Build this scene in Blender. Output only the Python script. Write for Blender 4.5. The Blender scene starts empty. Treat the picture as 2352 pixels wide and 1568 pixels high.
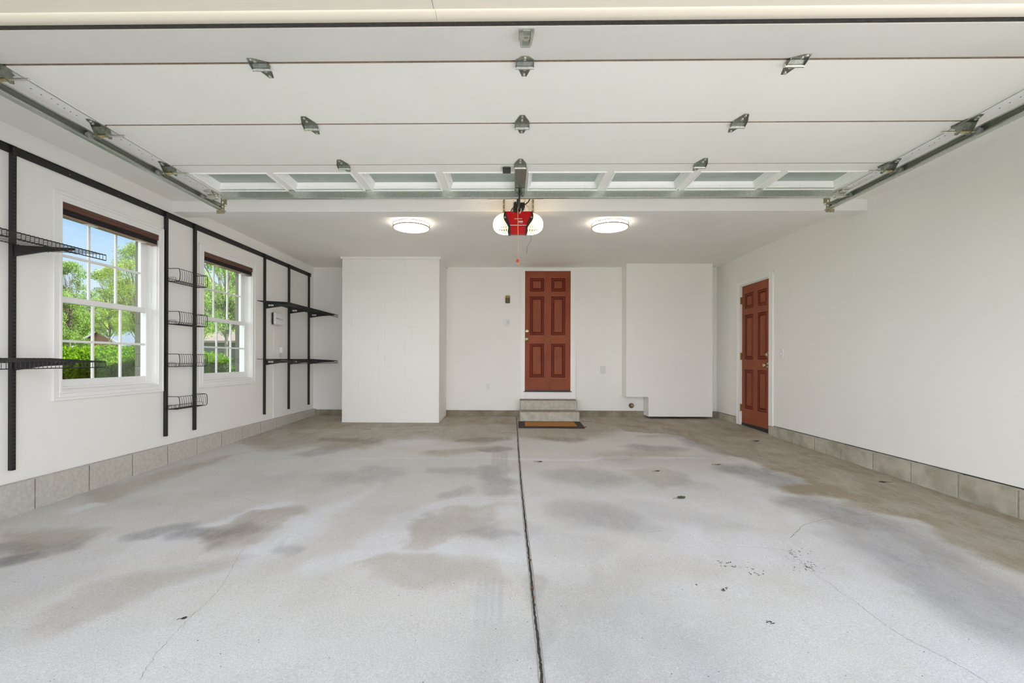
import bpy, math, random
import numpy as np
from mathutils import Vector, Matrix
random.seed(7)
rng = np.random.default_rng(11)
scene = bpy.context.scene
C = scene.collection
PI = math.pi

# ------------------------------------------------------------------ camera
F_PX, PX, PY = 1040.0, 1158.0, 826.0
YAW, ROLL, CAMZ = 0.0156, 0.0030, 1.12
cam_d = bpy.data.cameras.new('camera')
cam_d.sensor_width = 36.0
cam_d.lens = F_PX / 2352 * 36
cam_d.shift_x = (1176 - PX) / 2352
cam_d.shift_y = (PY - 784) / 2352
cam_d.clip_start = 0.05
cam_d.clip_end = 400
cam = bpy.data.objects.new('camera', cam_d)
C.objects.link(cam)
cam.matrix_world = (Matrix.Translation((0, 0, CAMZ)) @ Matrix.Rotation(YAW, 4, 'Z')
                    @ Matrix.Rotation(PI / 2, 4, 'X') @ Matrix.Rotation(ROLL, 4, 'Z'))
scene.camera = cam
_f = Vector((-math.sin(YAW), math.cos(YAW), 0))
_r = Vector((math.cos(YAW), math.sin(YAW), 0))


def ray(px, py):
    dx, dy = px - PX, PY - py
    a = dx * math.cos(ROLL) - dy * math.sin(ROLL)
    b = dx * math.sin(ROLL) + dy * math.cos(ROLL)
    return _f + _r * (a / F_PX) + Vector((0, 0, b / F_PX))


def at_y(px, py, Y):
    d = ray(px, py)
    return Vector((0, 0, CAMZ)) + d * (Y / d.y)


def at_x(px, py, X):
    d = ray(px, py)
    return Vector((0, 0, CAMZ)) + d * (X / d.x)


SLOPE = 0.0237                      # the slab drains towards the door


def fz(y):
    return SLOPE * y


def at_floor(px, py):
    d = ray(px, py)
    t = CAMZ / (SLOPE * d.y - d.z)
    return Vector((0, 0, CAMZ)) + d * t


# ------------------------------------------------------------------ materials
def nodes_of(m):
    return m.node_tree.nodes, m.node_tree.links


def mat(name, col, rough=0.6, metal=0.0, var=0.0, vscale=8.0, bump=0.0, bscale=60.0, stretch=(1, 1, 1), spec=0.5, col2=None, bdist=0.01):
    m = bpy.data.materials.new(name)
    m.use_nodes = True
    n, l = nodes_of(m)
    b = n['Principled BSDF']
    b.inputs['Base Color'].default_value = (*col, 1)
    b.inputs['Roughness'].default_value = rough
    b.inputs['Metallic'].default_value = metal
    b.inputs['Specular IOR Level'].default_value = spec
    if var > 0 or bump > 0 or col2:
        tc = n.new('ShaderNodeTexCoord')
        mp = n.new('ShaderNodeMapping')
        mp.inputs['Scale'].default_value = stretch
        l.new(tc.outputs['Object'], mp.inputs['Vector'])
    if var > 0 or col2:
        t = n.new('ShaderNodeTexNoise')
        t.inputs['Scale'].default_value = vscale
        t.inputs['Detail'].default_value = 6
        l.new(mp.outputs[0], t.inputs['Vector'])
        mx = n.new('ShaderNodeMix')
        mx.data_type = 'RGBA'
        c2 = col2 if col2 else tuple(c * (1 - var) for c in col)
        c1 = col if col2 else tuple(min(1, c * (1 + var * .6)) for c in col)
        mx.inputs[6].default_value = (*c1, 1)
        mx.inputs[7].default_value = (*c2, 1)
        rmp = n.new('ShaderNodeMapRange')
        rmp.inputs[1].default_value = .35
        rmp.inputs[2].default_value = .65
        l.new(t.outputs['Fac'], rmp.inputs[0])
        l.new(rmp.outputs[0], mx.inputs[0])
        l.new(mx.outputs[2], b.inputs['Base Color'])
    if bump > 0:
        t2 = n.new('ShaderNodeTexNoise')
        t2.inputs['Scale'].default_value = bscale
        t2.inputs['Detail'].default_value = 4
        l.new(mp.outputs[0], t2.inputs['Vector'])
        bp = n.new('ShaderNodeBump')
        bp.inputs['Strength'].default_value = bump
        bp.inputs['Distance'].default_value = bdist
        l.new(t2.outputs['Fac'], bp.inputs['Height'])
        l.new(bp.outputs[0], b.inputs['Normal'])
    return m


def emis(name, col, strength):
    m = bpy.data.materials.new(name)
    m.use_nodes = True
    n, l = nodes_of(m)
    b = n['Principled BSDF']
    b.inputs['Base Color'].default_value = (*col, 1)
    b.inputs['Emission Color'].default_value = (*col, 1)
    b.inputs['Emission Strength'].default_value = strength
    b.inputs['Roughness'].default_value = .4
    return m


def glass(name, tint=(.96, .98, .97), refl=0.08):
    m = bpy.data.materials.new(name)
    m.use_nodes = True
    n, l = nodes_of(m)
    n.remove(n['Principled BSDF'])
    o = n['Material Output']
    t = n.new('ShaderNodeBsdfTransparent')
    t.inputs[0].default_value = (*tint, 1)
    g = n.new('ShaderNodeBsdfGlossy')
    g.inputs['Roughness'].default_value = .03
    mx = n.new('ShaderNodeMixShader')
    mx.inputs[0].default_value = refl
    l.new(t.outputs[0], mx.inputs[1])
    l.new(g.outputs[0], mx.inputs[2])
    l.new(mx.outputs[0], o.inputs['Surface'])
    return m


def wood(name, a, b_, rough=.5, scale=(30, 30, 2.2), bump=.1):
    m = bpy.data.materials.new(name)
    m.use_nodes = True
    n, l = nodes_of(m)
    b = n['Principled BSDF']
    b.inputs['Roughness'].default_value = rough
    b.inputs['Specular IOR Level'].default_value = .22
    tc = n.new('ShaderNodeTexCoord')
    mp = n.new('ShaderNodeMapping')
    mp.inputs['Scale'].default_value = scale
    mp.inputs['Location'].default_value = (3.7, 1.3, 2.2)
    l.new(tc.outputs['Object'], mp.inputs[0])
    t = n.new('ShaderNodeTexNoise')
    t.inputs['Scale'].default_value = 2.0
    t.inputs['Detail'].default_value = 8
    t.inputs['Roughness'].default_value = .65
    l.new(mp.outputs[0], t.inputs['Vector'])
    t3 = n.new('ShaderNodeTexNoise')
    t3.inputs['Scale'].default_value = 2.5
    l.new(tc.outputs['Object'], t3.inputs['Vector'])
    ad = n.new('ShaderNodeMath')
    ad.operation = 'MULTIPLY_ADD'
    ad.inputs[1].default_value = .6
    l.new(t3.outputs['Fac'], ad.inputs[0])
    l.new(t.outputs['Fac'], ad.inputs[2])
    r = n.new('ShaderNodeMapRange')
    r.inputs[1].default_value = .55
    r.inputs[2].default_value = 1.05
    l.new(ad.outputs[0], r.inputs[0])
    mx = n.new('ShaderNodeMix')
    mx.data_type = 'RGBA'
    mx.inputs[6].default_value = (*a, 1)
    mx.inputs[7].default_value = (*b_, 1)
    l.new(r.outputs[0], mx.inputs[0])
    l.new(mx.outputs[2], b.inputs['Base Color'])
    bp = n.new('ShaderNodeBump')
    bp.inputs['Strength'].default_value = bump
    bp.inputs['Distance'].default_value = .002
    l.new(t.outputs['Fac'], bp.inputs['Height'])
    l.new(bp.outputs[0], b.inputs['Normal'])
    return m


M = {}
M['paint'] = mat('white wall paint', (.89, .882, .855), .55, bump=.08, bscale=240, bdist=.002, var=.015, vscale=1.2)
M['ceil'] = mat('ceiling paint', (.90, .885, .85), .8, bump=.12, bscale=200, bdist=.002, var=.02, vscale=1.5)
M['trim'] = mat('white gloss trim', (.90, .90, .885), .32, var=.01, vscale=3)
M['header'] = mat('cream jamb board', (.66, .61, .525), .5, bump=.10, bscale=18, stretch=(1, 22, 22), bdist=.001, var=.025, vscale=6)
M['stop'] = mat('cream stop moulding', (.62, .565, .48), .5)
M['doorpanel'] = mat('white garage door', (.87, .86, .815), .42, bump=.05, bscale=120, bdist=.002, var=.02, vscale=1.3)
M['seam'] = mat('bare wood edge', (.30, .23, .17), .7, var=.2, vscale=40)
M['seal'] = mat('dusty rubber seal', (.045, .04, .035), .8, var=.5, vscale=60)
M['galv'] = mat('galvanised steel', (.53, .55, .50), .30, .85, var=.10, vscale=60, bump=.04, bscale=80)
M['hingem'] = mat('dull zinc hinge leaf', (.27, .285, .245), .33, .85, var=.25, vscale=60)
M['galvb'] = mat('bright zinc steel', (.72, .72, .66), .28, .95, var=.12, vscale=60)
M['brasszinc'] = mat('yellow zinc steel', (.55, .46, .26), .35, .9, var=.3, vscale=50)
M['angle'] = mat('perforated steel angle', (.36, .31, .20), .5, .3, var=.25, vscale=50)
M['nylon'] = mat('grey nylon roller', (.35, .36, .36), .5)
M['black'] = mat('black powder coat', (.013, .0125, .012), .5, var=.25, vscale=80)
M['blackpl'] = mat('black plastic', (.02, .02, .02), .4, var=.2, vscale=60)
M['red'] = mat('red plastic cover', (.55, .004, .008), .35, var=.05, vscale=20)
M['whiteink'] = mat('white print', (.85, .83, .83), .5)
M['bronze'] = mat('brushed nickel ring', (.50, .40, .33), .35, .8, var=.15, vscale=40)
M['whitepl'] = mat('white plastic', (.83, .83, .82), .35, var=.02, vscale=10)
M['greypl'] = mat('grey plastic', (.72, .72, .72), .4)
M['screen'] = mat('pale blue display strip', (.25, .36, .70), .3)
M['brown'] = wood('dark walnut slat', (.10, .045, .03), (.17, .085, .06), .4, (2, 2, 40))
M['slat'] = mat('dark slat stack', (.022, .018, .018), .55, var=.4, vscale=50, stretch=(1, 1, 60))
M['brnrail'] = mat('tan wood rail', (.36, .24, .17), .5, var=.15, vscale=20)
M['clip'] = mat('clear clip', (.78, .76, .74), .25)
M['dwood'] = wood('mahogany door', (.225, .052, .020), (.335, .092, .042))
M['dwoodh'] = wood('mahogany rail grain', (.24, .056, .022), (.345, .097, .044), scale=(2.2, 2.2, 30))
M['dgroove'] = wood('mahogany groove', (.085, .007, .003), (.14, .015, .005))
M['dmid'] = wood('mahogany moulding', (.19, .026, .009), (.28, .052, .019))
M['brass'] = mat('brass', (.62, .52, .32), .22, 1.0, var=.15, vscale=30)
M['hingebr'] = mat('antique brass hinge', (.36, .27, .14), .35, .9, var=.2, vscale=40)
M['block'] = mat('concrete block', (.54, .52, .47), .9, bump=.7, bscale=130, var=.10, vscale=40, bdist=.006)
M['blockr'] = mat('dirty shaded concrete block', (.52, .49, .41), .9, bump=.7, bscale=130, col2=(.33, .315, .245), vscale=7, bdist=.006)  # right curb: dirt and the dimmer light there both darken this colour
M['blockb'] = mat('dirty brown concrete block', (.36, .32, .245), .9, bump=.7, bscale=130, col2=(.22, .185, .13), vscale=5, bdist=.006)
M['mortar'] = mat('mortar', (.30, .285, .24), .95, bump=.5, bscale=80, var=.2, vscale=25)
M['blocktop'] = mat('mortar bed', (.42, .37, .31), .95, bump=.5, bscale=80, var=.25, vscale=20)
M['gap'] = mat('dark gap backing', (.012, .012, .014), .9)
M['concrete'] = mat('step concrete', (.53, .50, .44), .85, bump=.4, bscale=70, var=.16, vscale=14, bdist=.004)
M['conctop'] = mat('worn step tread', (.36, .30, .24), .9, bump=.4, bscale=70, var=.2, vscale=12, bdist=.004)
M['coir'] = mat('coir', (.50, .21, .035), .95, bump=.9, bscale=150, var=.35, vscale=60, bdist=.008)
M['matrub'] = mat('dark mat border', (.06, .045, .038), .95, bump=.9, bscale=120, var=.5, vscale=70, bdist=.008)
M['rope'] = mat('orange cord', (.72, .38, .12), .8, var=.2, vscale=120)
M['handle'] = mat('red handle plastic', (.60, .02, .02), .4)
M['cable'] = mat('white cable', (.82, .82, .81), .5)
M['yellowwire'] = mat('yellow wire', (.55, .42, .12), .5)
M['deepbrown'] = mat('dark bronze plastic', (.09, .06, .02), .4, var=.3, vscale=60)
M['gold'] = mat('brass coloured plastic', (.33, .23, .07), .35, .3)
M['copper'] = mat('rusty pipe', (.20, .13, .07), .7, .3, var=.5, vscale=60)
M['glass'] = glass('window glass')
M['dglass'] = mat('frosted door glass', (.36, .42, .37), .22, 0, var=.06, vscale=12)
M['leafg'] = mat('green leaf', (.055, .10, .025), .5)
M['leafb'] = mat('brown leaf', (.16, .075, .035), .7)
M['leafd'] = mat('dark dry leaf', (.05, .04, .035), .8)
M['extan'] = mat('tan exterior trim', (.17, .15, .11), .7, var=.08, vscale=12)


def leafmat(name, a, b_):
    m = bpy.data.materials.new(name)
    m.use_nodes = True
    n, l = nodes_of(m)
    n.remove(n['Principled BSDF'])
    o = n['Material Output']
    tc = n.new('ShaderNodeTexCoord')
    t = n.new('ShaderNodeTexNoise')
    t.inputs['Scale'].default_value = 2.2
    t.inputs['Detail'].default_value = 5
    l.new(tc.outputs['Object'], t.inputs['Vector'])
    r = n.new('ShaderNodeMapRange')
    r.inputs[1].default_value = .36
    r.inputs[2].default_value = .64
    l.new(t.outputs['Fac'], r.inputs[0])
    mx = n.new('ShaderNodeMix')
    mx.data_type = 'RGBA'
    mx.inputs[6].default_value = (*a, 1)
    mx.inputs[7].default_value = (*b_, 1)
    l.new(r.outputs[0], mx.inputs[0])
    d = n.new('ShaderNodeBsdfDiffuse')
    tr = n.new('ShaderNodeBsdfTranslucent')
    l.new(mx.outputs[2], d.inputs[0])
    l.new(mx.outputs[2], tr.inputs[0])
    ms = n.new('ShaderNodeMixShader')
    ms.inputs[0].default_value = .45
    l.new(d.outputs[0], ms.inputs[1])
    l.new(tr.outputs[0], ms.inputs[2])
    l.new(ms.outputs[0], o.inputs['Surface'])
    return m


M['hedge'] = leafmat('hedge leaves', (.085, .20, .010), (.165, .31, .02))
M['hedgecore'] = mat('hedge twigs', (.02, .035, .01), 1.0, var=.4, vscale=12)
M['treeA'] = leafmat('fresh tree leaves', (.165, .275, .07), (.28, .40, .115))
M['treeB'] = leafmat('yellow green tree leaves', (.22, .31, .06), (.36, .45, .115))
M['treeC'] = leafmat('deep green tree leaves', (.10, .20, .052), (.18, .30, .078))
M['bark'] = mat('tree bark', (.13, .115, .085), .95, var=.3, vscale=10)
M['lawn'] = mat('lawn', (.12, .26, .03), 1, var=.3, vscale=4)
M['drive'] = mat('sunlit driveway concrete', (.66, .645, .61), .9, var=.08, vscale=3)
M['brick'] = mat('far brick', (.14, .062, .036), .9, var=.2, vscale=9)
M['roofgrey'] = mat('blue grey shingles', (.085, .11, .145), .9, var=.1, vscale=6)
M['rooftan'] = mat('tan shingles', (.20, .165, .145), .9, var=.12, vscale=5)
M['sidinggrey'] = mat('grey green siding', (.07, .085, .085), .9, var=.1, vscale=4)
M['fascia'] = mat('white fascia', (.42, .42, .42), .6)
M['pinkwall'] = mat('pinkish brick wall', (.20, .135, .11), .9, var=.1, vscale=6)
M['roof'] = mat('garage roof shingles', (.18, .17, .16), .9)


# ------------------------------------------------------------------ mesh builder
class MB:
    def __init__(s):
        s.v, s.f, s.m = [], [], []

    def add(s, vs, fs, mi=0):
        o = len(s.v)
        s.v += [tuple(p) for p in vs]
        for f in fs:
            s.f.append([i + o for i in f])
            s.m.append(mi)
        return s

    def box(s, x0, x1, y0, y1, z0, z1, mi=0, top=None, bottom=None):
        if x0 > x1: x0, x1 = x1, x0
        if y0 > y1: y0, y1 = y1, y0
        if z0 > z1: z0, z1 = z1, z0
        vs = [(x0, y0, z0), (x1, y0, z0), (x1, y1, z0), (x0, y1, z0), (x0, y0, z1), (x1, y0, z1), (x1, y1, z1), (x0, y1, z1)]
        s.add(vs, [(0, 1, 5, 4), (1, 2, 6, 5), (2, 3, 7, 6), (3, 0, 4, 7)], mi)
        s.add(vs, [(3, 2, 1, 0)], mi if bottom is None else bottom)
        s.add(vs, [(4, 5, 6, 7)], mi if top is None else top)
        return s

    def bev(s, x0, x1, y0, y1, z0, z1, b, mi=0):
        """box with all edges chamfered by b"""
        if x0 > x1: x0, x1 = x1, x0
        if y0 > y1: y0, y1 = y1, y0
        if z0 > z1: z0, z1 = z1, z0
        X, Y, Z = (x0, x1), (y0, y1), (z0, z1)
        sg = (1, -1)
        vs, idx = [], {}
        for i in (0, 1):
            for j in (0, 1):
                for k in (0, 1):
                    for a in range(3):
                        p = [X[i] + sg[i] * b, Y[j] + sg[j] * b, Z[k] + sg[k] * b]
                        p[a] = (X[i], Y[j], Z[k])[a]
                        idx[(i, j, k, a)] = len(vs)
                        vs.append(p)
        fs = []
        for i in (0, 1):
            fs.append([idx[(i, j, k, 0)] for j, k in ((0, 0), (1, 0), (1, 1), (0, 1))])
            fs.append([idx[(j, i, k, 1)] for j, k in ((0, 0), (1, 0), (1, 1), (0, 1))])
            fs.append([idx[(j, k, i, 2)] for j, k in ((0, 0), (1, 0), (1, 1), (0, 1))])
            for j in (0, 1):
                fs.append([idx[(i, j, 0, 0)], idx[(i, j, 1, 0)], idx[(i, j, 1, 1)], idx[(i, j, 0, 1)]])
                fs.append([idx[(i, 0, j, 0)], idx[(i, 1, j, 0)], idx[(i, 1, j, 2)], idx[(i, 0, j, 2)]])
                fs.append([idx[(0, i, j, 1)], idx[(1, i, j, 1)], idx[(1, i, j, 2)], idx[(0, i, j, 2)]])
                for k in (0, 1):
                    fs.append([idx[(i, j, k, a)] for a in range(3)])
        return s.add(vs, fs, mi)

    def tube(s, pts, r, n=6, mi=0, caps=True):
        pts = [Vector(p) for p in pts]
        rings = []
        up = None
        for i, p in enumerate(pts):
            if i == 0: t = pts[1] - p
            elif i == len(pts) - 1: t = p - pts[i - 1]
            else: t = (pts[i + 1] - p).normalized() + (p - pts[i - 1]).normalized()
            if t.length < 1e-9: t = Vector((0, 0, 1))
            t.normalize()
            if up is None:
                up = Vector((0, 0, 1)) if abs(t.z) < .9 else Vector((1, 0, 0))
            a = t.cross(up)
            if a.length < 1e-6:
                a = t.cross(Vector((0, 1, 0)))
            a.normalize()
            b = a.cross(t).normalized()
            up = b
            rr = r[i] if isinstance(r, (list, tuple)) else r
            rings.append([p + a * (rr * math.cos(2 * PI * k / n)) + b * (rr * math.sin(2 * PI * k / n)) for k in range(n)])
        vs = [q for R in rings for q in R]
        fs = []
        for i in range(len(rings) - 1):
            for k in range(n):
                fs.append((i * n + k, i * n + (k + 1) % n, (i + 1) * n + (k + 1) % n, (i + 1) * n + k))
        if caps:
            fs.append(tuple(range(n))[::-1])
            fs.append(tuple((len(rings) - 1) * n + k for k in range(n)))
        return s.add(vs, fs, mi)

    def cyl(s, a, b, r, n=16, mi=0):
        return s.tube([a, b], r, n, mi)

    def lathe(s, prof, c, axis='z', n=24, mi=0):
        vs, fs = [], []
        for (r, h) in prof:
            for k in range(n):
                a = 2 * PI * k / n
                u, w = r * math.cos(a), r * math.sin(a)
                if axis == 'z': vs.append((c[0] + u, c[1] + w, c[2] + h))
                elif axis == 'y': vs.append((c[0] + u, c[1] + h, c[2] + w))
                else: vs.append((c[0] + h, c[1] + u, c[2] + w))
        for i in range(len(prof) - 1):
            for k in range(n):
                fs.append((i * n + k, i * n + (k + 1) % n, (i + 1) * n + (k + 1) % n, (i + 1) * n + k))
        fs.append(tuple(range(n))[::-1])
        fs.append(tuple((len(prof) - 1) * n + k for k in range(n)))
        return s.add(vs, fs, mi)

    def prism(s, poly, axis, a, b, mi=0, side=None):
        """poly: 2-D outline in the two other axes (in xyz order), extruded a..b on axis"""
        n = len(poly)

        def mk(p, h):
            if axis == 'x': return (h, p[0], p[1])
            if axis == 'y': return (p[0], h, p[1])
            return (p[0], p[1], h)
        vs = [mk(p, a) for p in poly] + [mk(p, b) for p in poly]
        s.add(vs, [tuple(range(n))[::-1], tuple(range(n, 2 * n))], mi)
        s.add(vs, [(i, (i + 1) % n, n + (i + 1) % n, n + i) for i in range(n)], mi if side is None else side)
        return s

    def ribbon(s, pts, w, dz=0.0006, mi=0):
        """flat strip on the floor following pts (world x, y)"""
        L, R = [], []
        for i, p in enumerate(pts):
            a = pts[max(0, i - 1)]
            b = pts[min(len(pts) - 1, i + 1)]
            t = Vector((b[0] - a[0], b[1] - a[1]))
            t.normalize()
            ww = w[i] if isinstance(w, list) else w
            nx, ny = -t.y * ww / 2, t.x * ww / 2
            for (q, sgn) in ((L, 1), (R, -1)):
                x, y = p[0] + sgn * nx, p[1] + sgn * ny
                q.append((x, y, fz(y) + dz))
        n = len(pts)
        return s.add(L + R, [(i, i + 1, n + i + 1, n + i) for i in range(n - 1)], mi)

    def obj(s, name, mats, parent=None, smooth=False, origin=None):
        o = Vector((0, 0, 0))
        if origin is not None:
            o = Vector(origin)
        elif parent is not None:
            o = root_loc(parent)
        me = bpy.data.meshes.new(name)
        me.from_pydata([(v[0] - o.x, v[1] - o.y, v[2] - o.z) for v in s.v], [], s.f)
        if not isinstance(mats, (list, tuple)):
            mats = [mats]
        for m in mats:
            me.materials.append(m if not isinstance(m, str) else M[m])
        me.polygons.foreach_set('material_index', s.m)
        if smooth:
            me.polygons.foreach_set('use_smooth', [True] * len(s.f))
        me.validate()
        ob = bpy.data.objects.new(name, me)
        C.objects.link(ob)
        if parent is not None:
            ob.parent = parent
            if origin is not None:
                ob.location = o - root_loc(parent)
        elif origin is not None:
            ob.location = o
        fix_normals(me)
        if smooth:
            autosmooth(ob)
        return ob


def root_loc(o):
    l = Vector((0, 0, 0))
    while o is not None:
        l += o.location
        o = o.parent
    return l


def fix_normals(me):
    import bmesh
    bm = bmesh.new()
    bm.from_mesh(me)
    bmesh.ops.recalc_face_normals(bm, faces=bm.faces)
    bm.to_mesh(me)
    bm.free()


def autosmooth(ob, ang=40):
    import bmesh
    me = ob.data
    bm = bmesh.new()
    bm.from_mesh(me)
    for e in bm.edges:
        if len(e.link_faces) == 2 and e.calc_face_angle(0) > math.radians(ang):
            e.smooth = False
    bm.to_mesh(me)
    bm.free()


def thing(name, label, cat, loc=(0, 0, 0), group=None):
    o = bpy.data.objects.new(name, None)
    C.objects.link(o)
    o.empty_display_size = .05
    o.location = loc
    return tag(o, label, cat, group)


def tag(o, label, cat, group=None):
    o['label'] = label
    o['category'] = cat
    if group:
        o['group'] = group
    return o


def struct(o):
    o['kind'] = 'structure'
    return o


def sroot(name, loc):
    o = bpy.data.objects.new(name, None)
    C.objects.link(o)
    o.empty_display_size = .05
    o.location = loc
    o['kind'] = 'structure'
    return o


def copy_tree(o, parent=None):
    c = o.copy()
    C.objects.link(c)
    if parent is not None:
        c.parent = parent
    for ch in list(o.children):
        copy_tree(ch, c)
    return c

# ------------------------------------------------------------------ light levels
SUN_E = 17.0
STREET_FILL = 4.2  # strength of the bright sky added on the street side as fill
EXPOSURE = 0.16
BULB = 1.4
HIGH = 1.3

# ------------------------------------------------------------------ room dimensions (m)
XL, XR, YB, YF, ZC = -3.35, 3.43, 7.62, 1.15, 2.677
BL, BR = -3.305, 3.385            # faces of the block curbs
DZ = 0.285                        # lower edge of the wall board
WIN = [(3.31, 4.235), (4.86, 5.79)]
WZ0, WZ1 = .875, 2.292
D2 = (6.07, 6.83)

# ------------------------------------------------------------------ floor with its stains
xs = np.arange(XL - .05, XR + .06, .0135)
ys = np.concatenate([np.arange(.6, 1.25, .05), np.arange(1.25, 7.66, .0135)])
GX, GY = np.meshgrid(xs, ys)


def vnoise(x, y, seed):
    def h(i, j):
        n = np.sin(i * 127.1 + j * 311.7 + seed * 74.7) * 43758.5453
        return n - np.floor(n)
    xi, yi = np.floor(x), np.floor(y)
    u, v = x - xi, y - yi
    u, v = u * u * (3 - 2 * u), v * v * (3 - 2 * v)
    return (h(xi, yi) * (1 - u) + h(xi + 1, yi) * u) * (1 - v) + (h(xi, yi + 1) * (1 - u) + h(xi + 1, yi + 1) * u) * v


def fbm(x, y, seed, o=4):
    a, s = .5, 0
    for k in range(o):
        s = s + a * vnoise(x * 2 ** k, y * 2 ** k, seed + k)
        a *= .5
    return s


WX = GX + (fbm(GX * 3, GY * 3, 3) - .47) * .28 + (fbm(GX * 14, GY * 14, 33) - .47) * .07
WY = GY + (fbm(GX * 3, GY * 3, 9) - .47) * .28 + (fbm(GX * 14, GY * 14, 39) - .47) * .07


def wpts(pp):
    return [tuple(at_floor(*p))[:2] for p in pp]


def poly_sd(pp, x, y):
    pts = wpts(pp)
    inside = np.zeros(x.shape, bool)
    d = np.full(x.shape, 1e9)
    for i in range(len(pts)):
        (x0, y0), (x1, y1) = pts[i], pts[(i + 1) % len(pts)]
        ex, ey = x1 - x0, y1 - y0
        t = np.clip(((x - x0) * ex + (y - y0) * ey) / (ex * ex + ey * ey + 1e-12), 0, 1)
        d = np.minimum(d, np.hypot(x - x0 - t * ex, y - y0 - t * ey))
        c = ((y0 > y) != (y1 > y)) & (x < ex * (y - y0) / (ey + 1e-12) + x0)
        inside ^= c
    return np.where(inside, -d, d)


def line_d(pp, x, y):
    pts = wpts(pp)
    d = np.full(x.shape, 1e9)
    for i in range(len(pts) - 1):
        (x0, y0), (x1, y1) = pts[i], pts[i + 1]
        ex, ey = x1 - x0, y1 - y0
        t = np.clip(((x - x0) * ex + (y - y0) * ey) / (ex * ex + ey * ey + 1e-12), 0, 1)
        d = np.minimum(d, np.hypot(x - x0 - t * ex, y - y0 - t * ey))
    return d


def sm(d, a, b):
    t = np.clip((d - a) / (b - a), 0, 1)
    return 1 - t * t * (3 - 2 * t)


brown = np.zeros(GX.shape)
dark = np.zeros(GX.shape)
pale = np.zeros(GX.shape)
# grime along the right wall and across the back of the slab
A = [(1300, 952), (1640, 956), (1770, 986), (2420, 1205), (2420, 1335), (2300, 1292), (2150, 1238), (2085, 1190), (1960, 1166), (1890, 1122), (1740, 1070), (1640, 1030), (1560, 1000), (1440, 990)]
brown = np.maximum(brown, .95 * sm(poly_sd(A, WX, WY), -.05, .07))
B = [(720, 950), (1190, 952), (1320, 955), (1440, 985), (1330, 1012), (1190, 1004), (1080, 1018), (960, 1000), (880, 1012), (830, 1030), (700, 1022), (620, 1036), (560, 1010), (640, 975)]
brown = np.maximum(brown, .75 * sm(poly_sd(B, WX, WY), -.15, .22))
brown = np.maximum(brown, .95 * sm(poly_sd([(715, 950), (1420, 952), (1180, 975), (780, 985), (640, 985)], WX, WY), -.08, .25))


def addl(arr, pts, w, soft, k, straight=False):
    np.maximum(arr, k * sm(line_d(pts, *((GX, GY) if straight else (WX, WY))), w, w + soft), out=arr)


def addp(arr, pts, soft, k):
    np.maximum(arr, k * sm(poly_sd(pts, WX, WY), -soft / 2, soft / 2), out=arr)


# brown and damp looking patches
addp(brown, [(455, 1232), (520, 1205), (575, 1172), (640, 1160), (700, 1160), (742, 1172), (700, 1186), (655, 1200), (610, 1232), (560, 1246), (490, 1248)], .10, .55)
addp(brown, [(935, 1215), (985, 1180), (1060, 1160), (1142, 1160), (1132, 1190), (1128, 1215), (1085, 1228), (1000, 1262), (930, 1262)], .10, .42)
addp(brown, [(840, 1300), (890, 1275), (1010, 1270), (1120, 1288), (1170, 1300), (1160, 1325), (1080, 1330), (960, 1345), (870, 1330)], .10, .40)
addp(brown, [(80, 1440), (140, 1385), (280, 1325), (420, 1290), (520, 1270), (560, 1272), (540, 1300), (430, 1340), (300, 1400), (170, 1440)], .16, .42)
addp(brown, [(0, 1215), (60, 1215), (180, 1210), (245, 1212), (235, 1235), (150, 1250), (60, 1270), (0, 1290)], .14, .55)
addp(brown, [(150, 1140), (300, 1105), (420, 1065), (560, 1040), (470, 1070), (330, 1122), (200, 1160)], .2, .55)
addp(brown, [(1430, 1080), (1500, 1070), (1585, 1085), (1590, 1110), (1540, 1125), (1470, 1108)], .12, .38)
addp(brown, [(1330, 1280), (1390, 1270), (1390, 1325), (1340, 1325)], .2, .22)
addl(brown, [(1850, 1125), (1900, 1120), (1960, 1140)], .06, .2, 1.25)
addl(brown, [(1010, 1040), (1130, 1028)], .05, .2, .6)
addl(brown, [(1410, 1050), (1500, 1040)], .04, .3, .5)
addl(brown, [(1780, 985), (2100, 1110), (2360, 1210)], .02, .12, 1.15)
# grey tyre and oil marks
addl(dark, [(760, 1009), (860, 1011)], .05, .16, .85)
addl(dark, [(1070, 1010), (1160, 1009)], .05, .15, .75)
addl(dark, [(710, 1040), (770, 1028)], .05, .2, .55)
addl(dark, [(1130, 1035), (1150, 1028)], .05, .12, .6)
addl(dark, [(360, 1226), (430, 1212)], .03, .12, .7)
addl(dark, [(440, 1226), (520, 1222), (560, 1212)], .03, .14, .7)
addl(dark, [(0, 1290), (70, 1275)], .03, .1, .9)
addl(dark, [(0, 1250), (100, 1262), (160, 1250)], .03, .12, .6)
addl(dark, [(800, 1100), (880, 1090)], .06, .25, .35)
addl(dark, [(860, 1080), (890, 1085)], .04, .14, .35)
addl(dark, [(1000, 1083), (1080, 1078)], .04, .14, .4)
addl(dark, [(1130, 1075), (1150, 1110), (1150, 1130)], .05, .16, .5)
addl(dark, [(1045, 1135), (1070, 1130)], .03, .12, .45)
addl(dark, [(1105, 1225), (1140, 1222)], .03, .1, .45)
addl(dark, [(1140, 1222), (1205, 1222)], .03, .12, .25)
addl(dark, [(1275, 1006), (1330, 1008)], .04, .16, .6)
addl(dark, [(1330, 1090), (1380, 1100)], .1, .35, .42)
addl(dark, [(1350, 1180), (1420, 1190)], .12, .3, .45)
addl(dark, [(1340, 1210), (1440, 1190)], .04, .2, .3)
addl(dark, [(1470, 1026), (1530, 1028)], .05, .22, .55)
addl(dark, [(1580, 1010), (1650, 1036), (1720, 1050)], .05, .2, .6)
addl(dark, [(1480, 1002), (1560, 1000)], .04, .15, .4)
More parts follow.
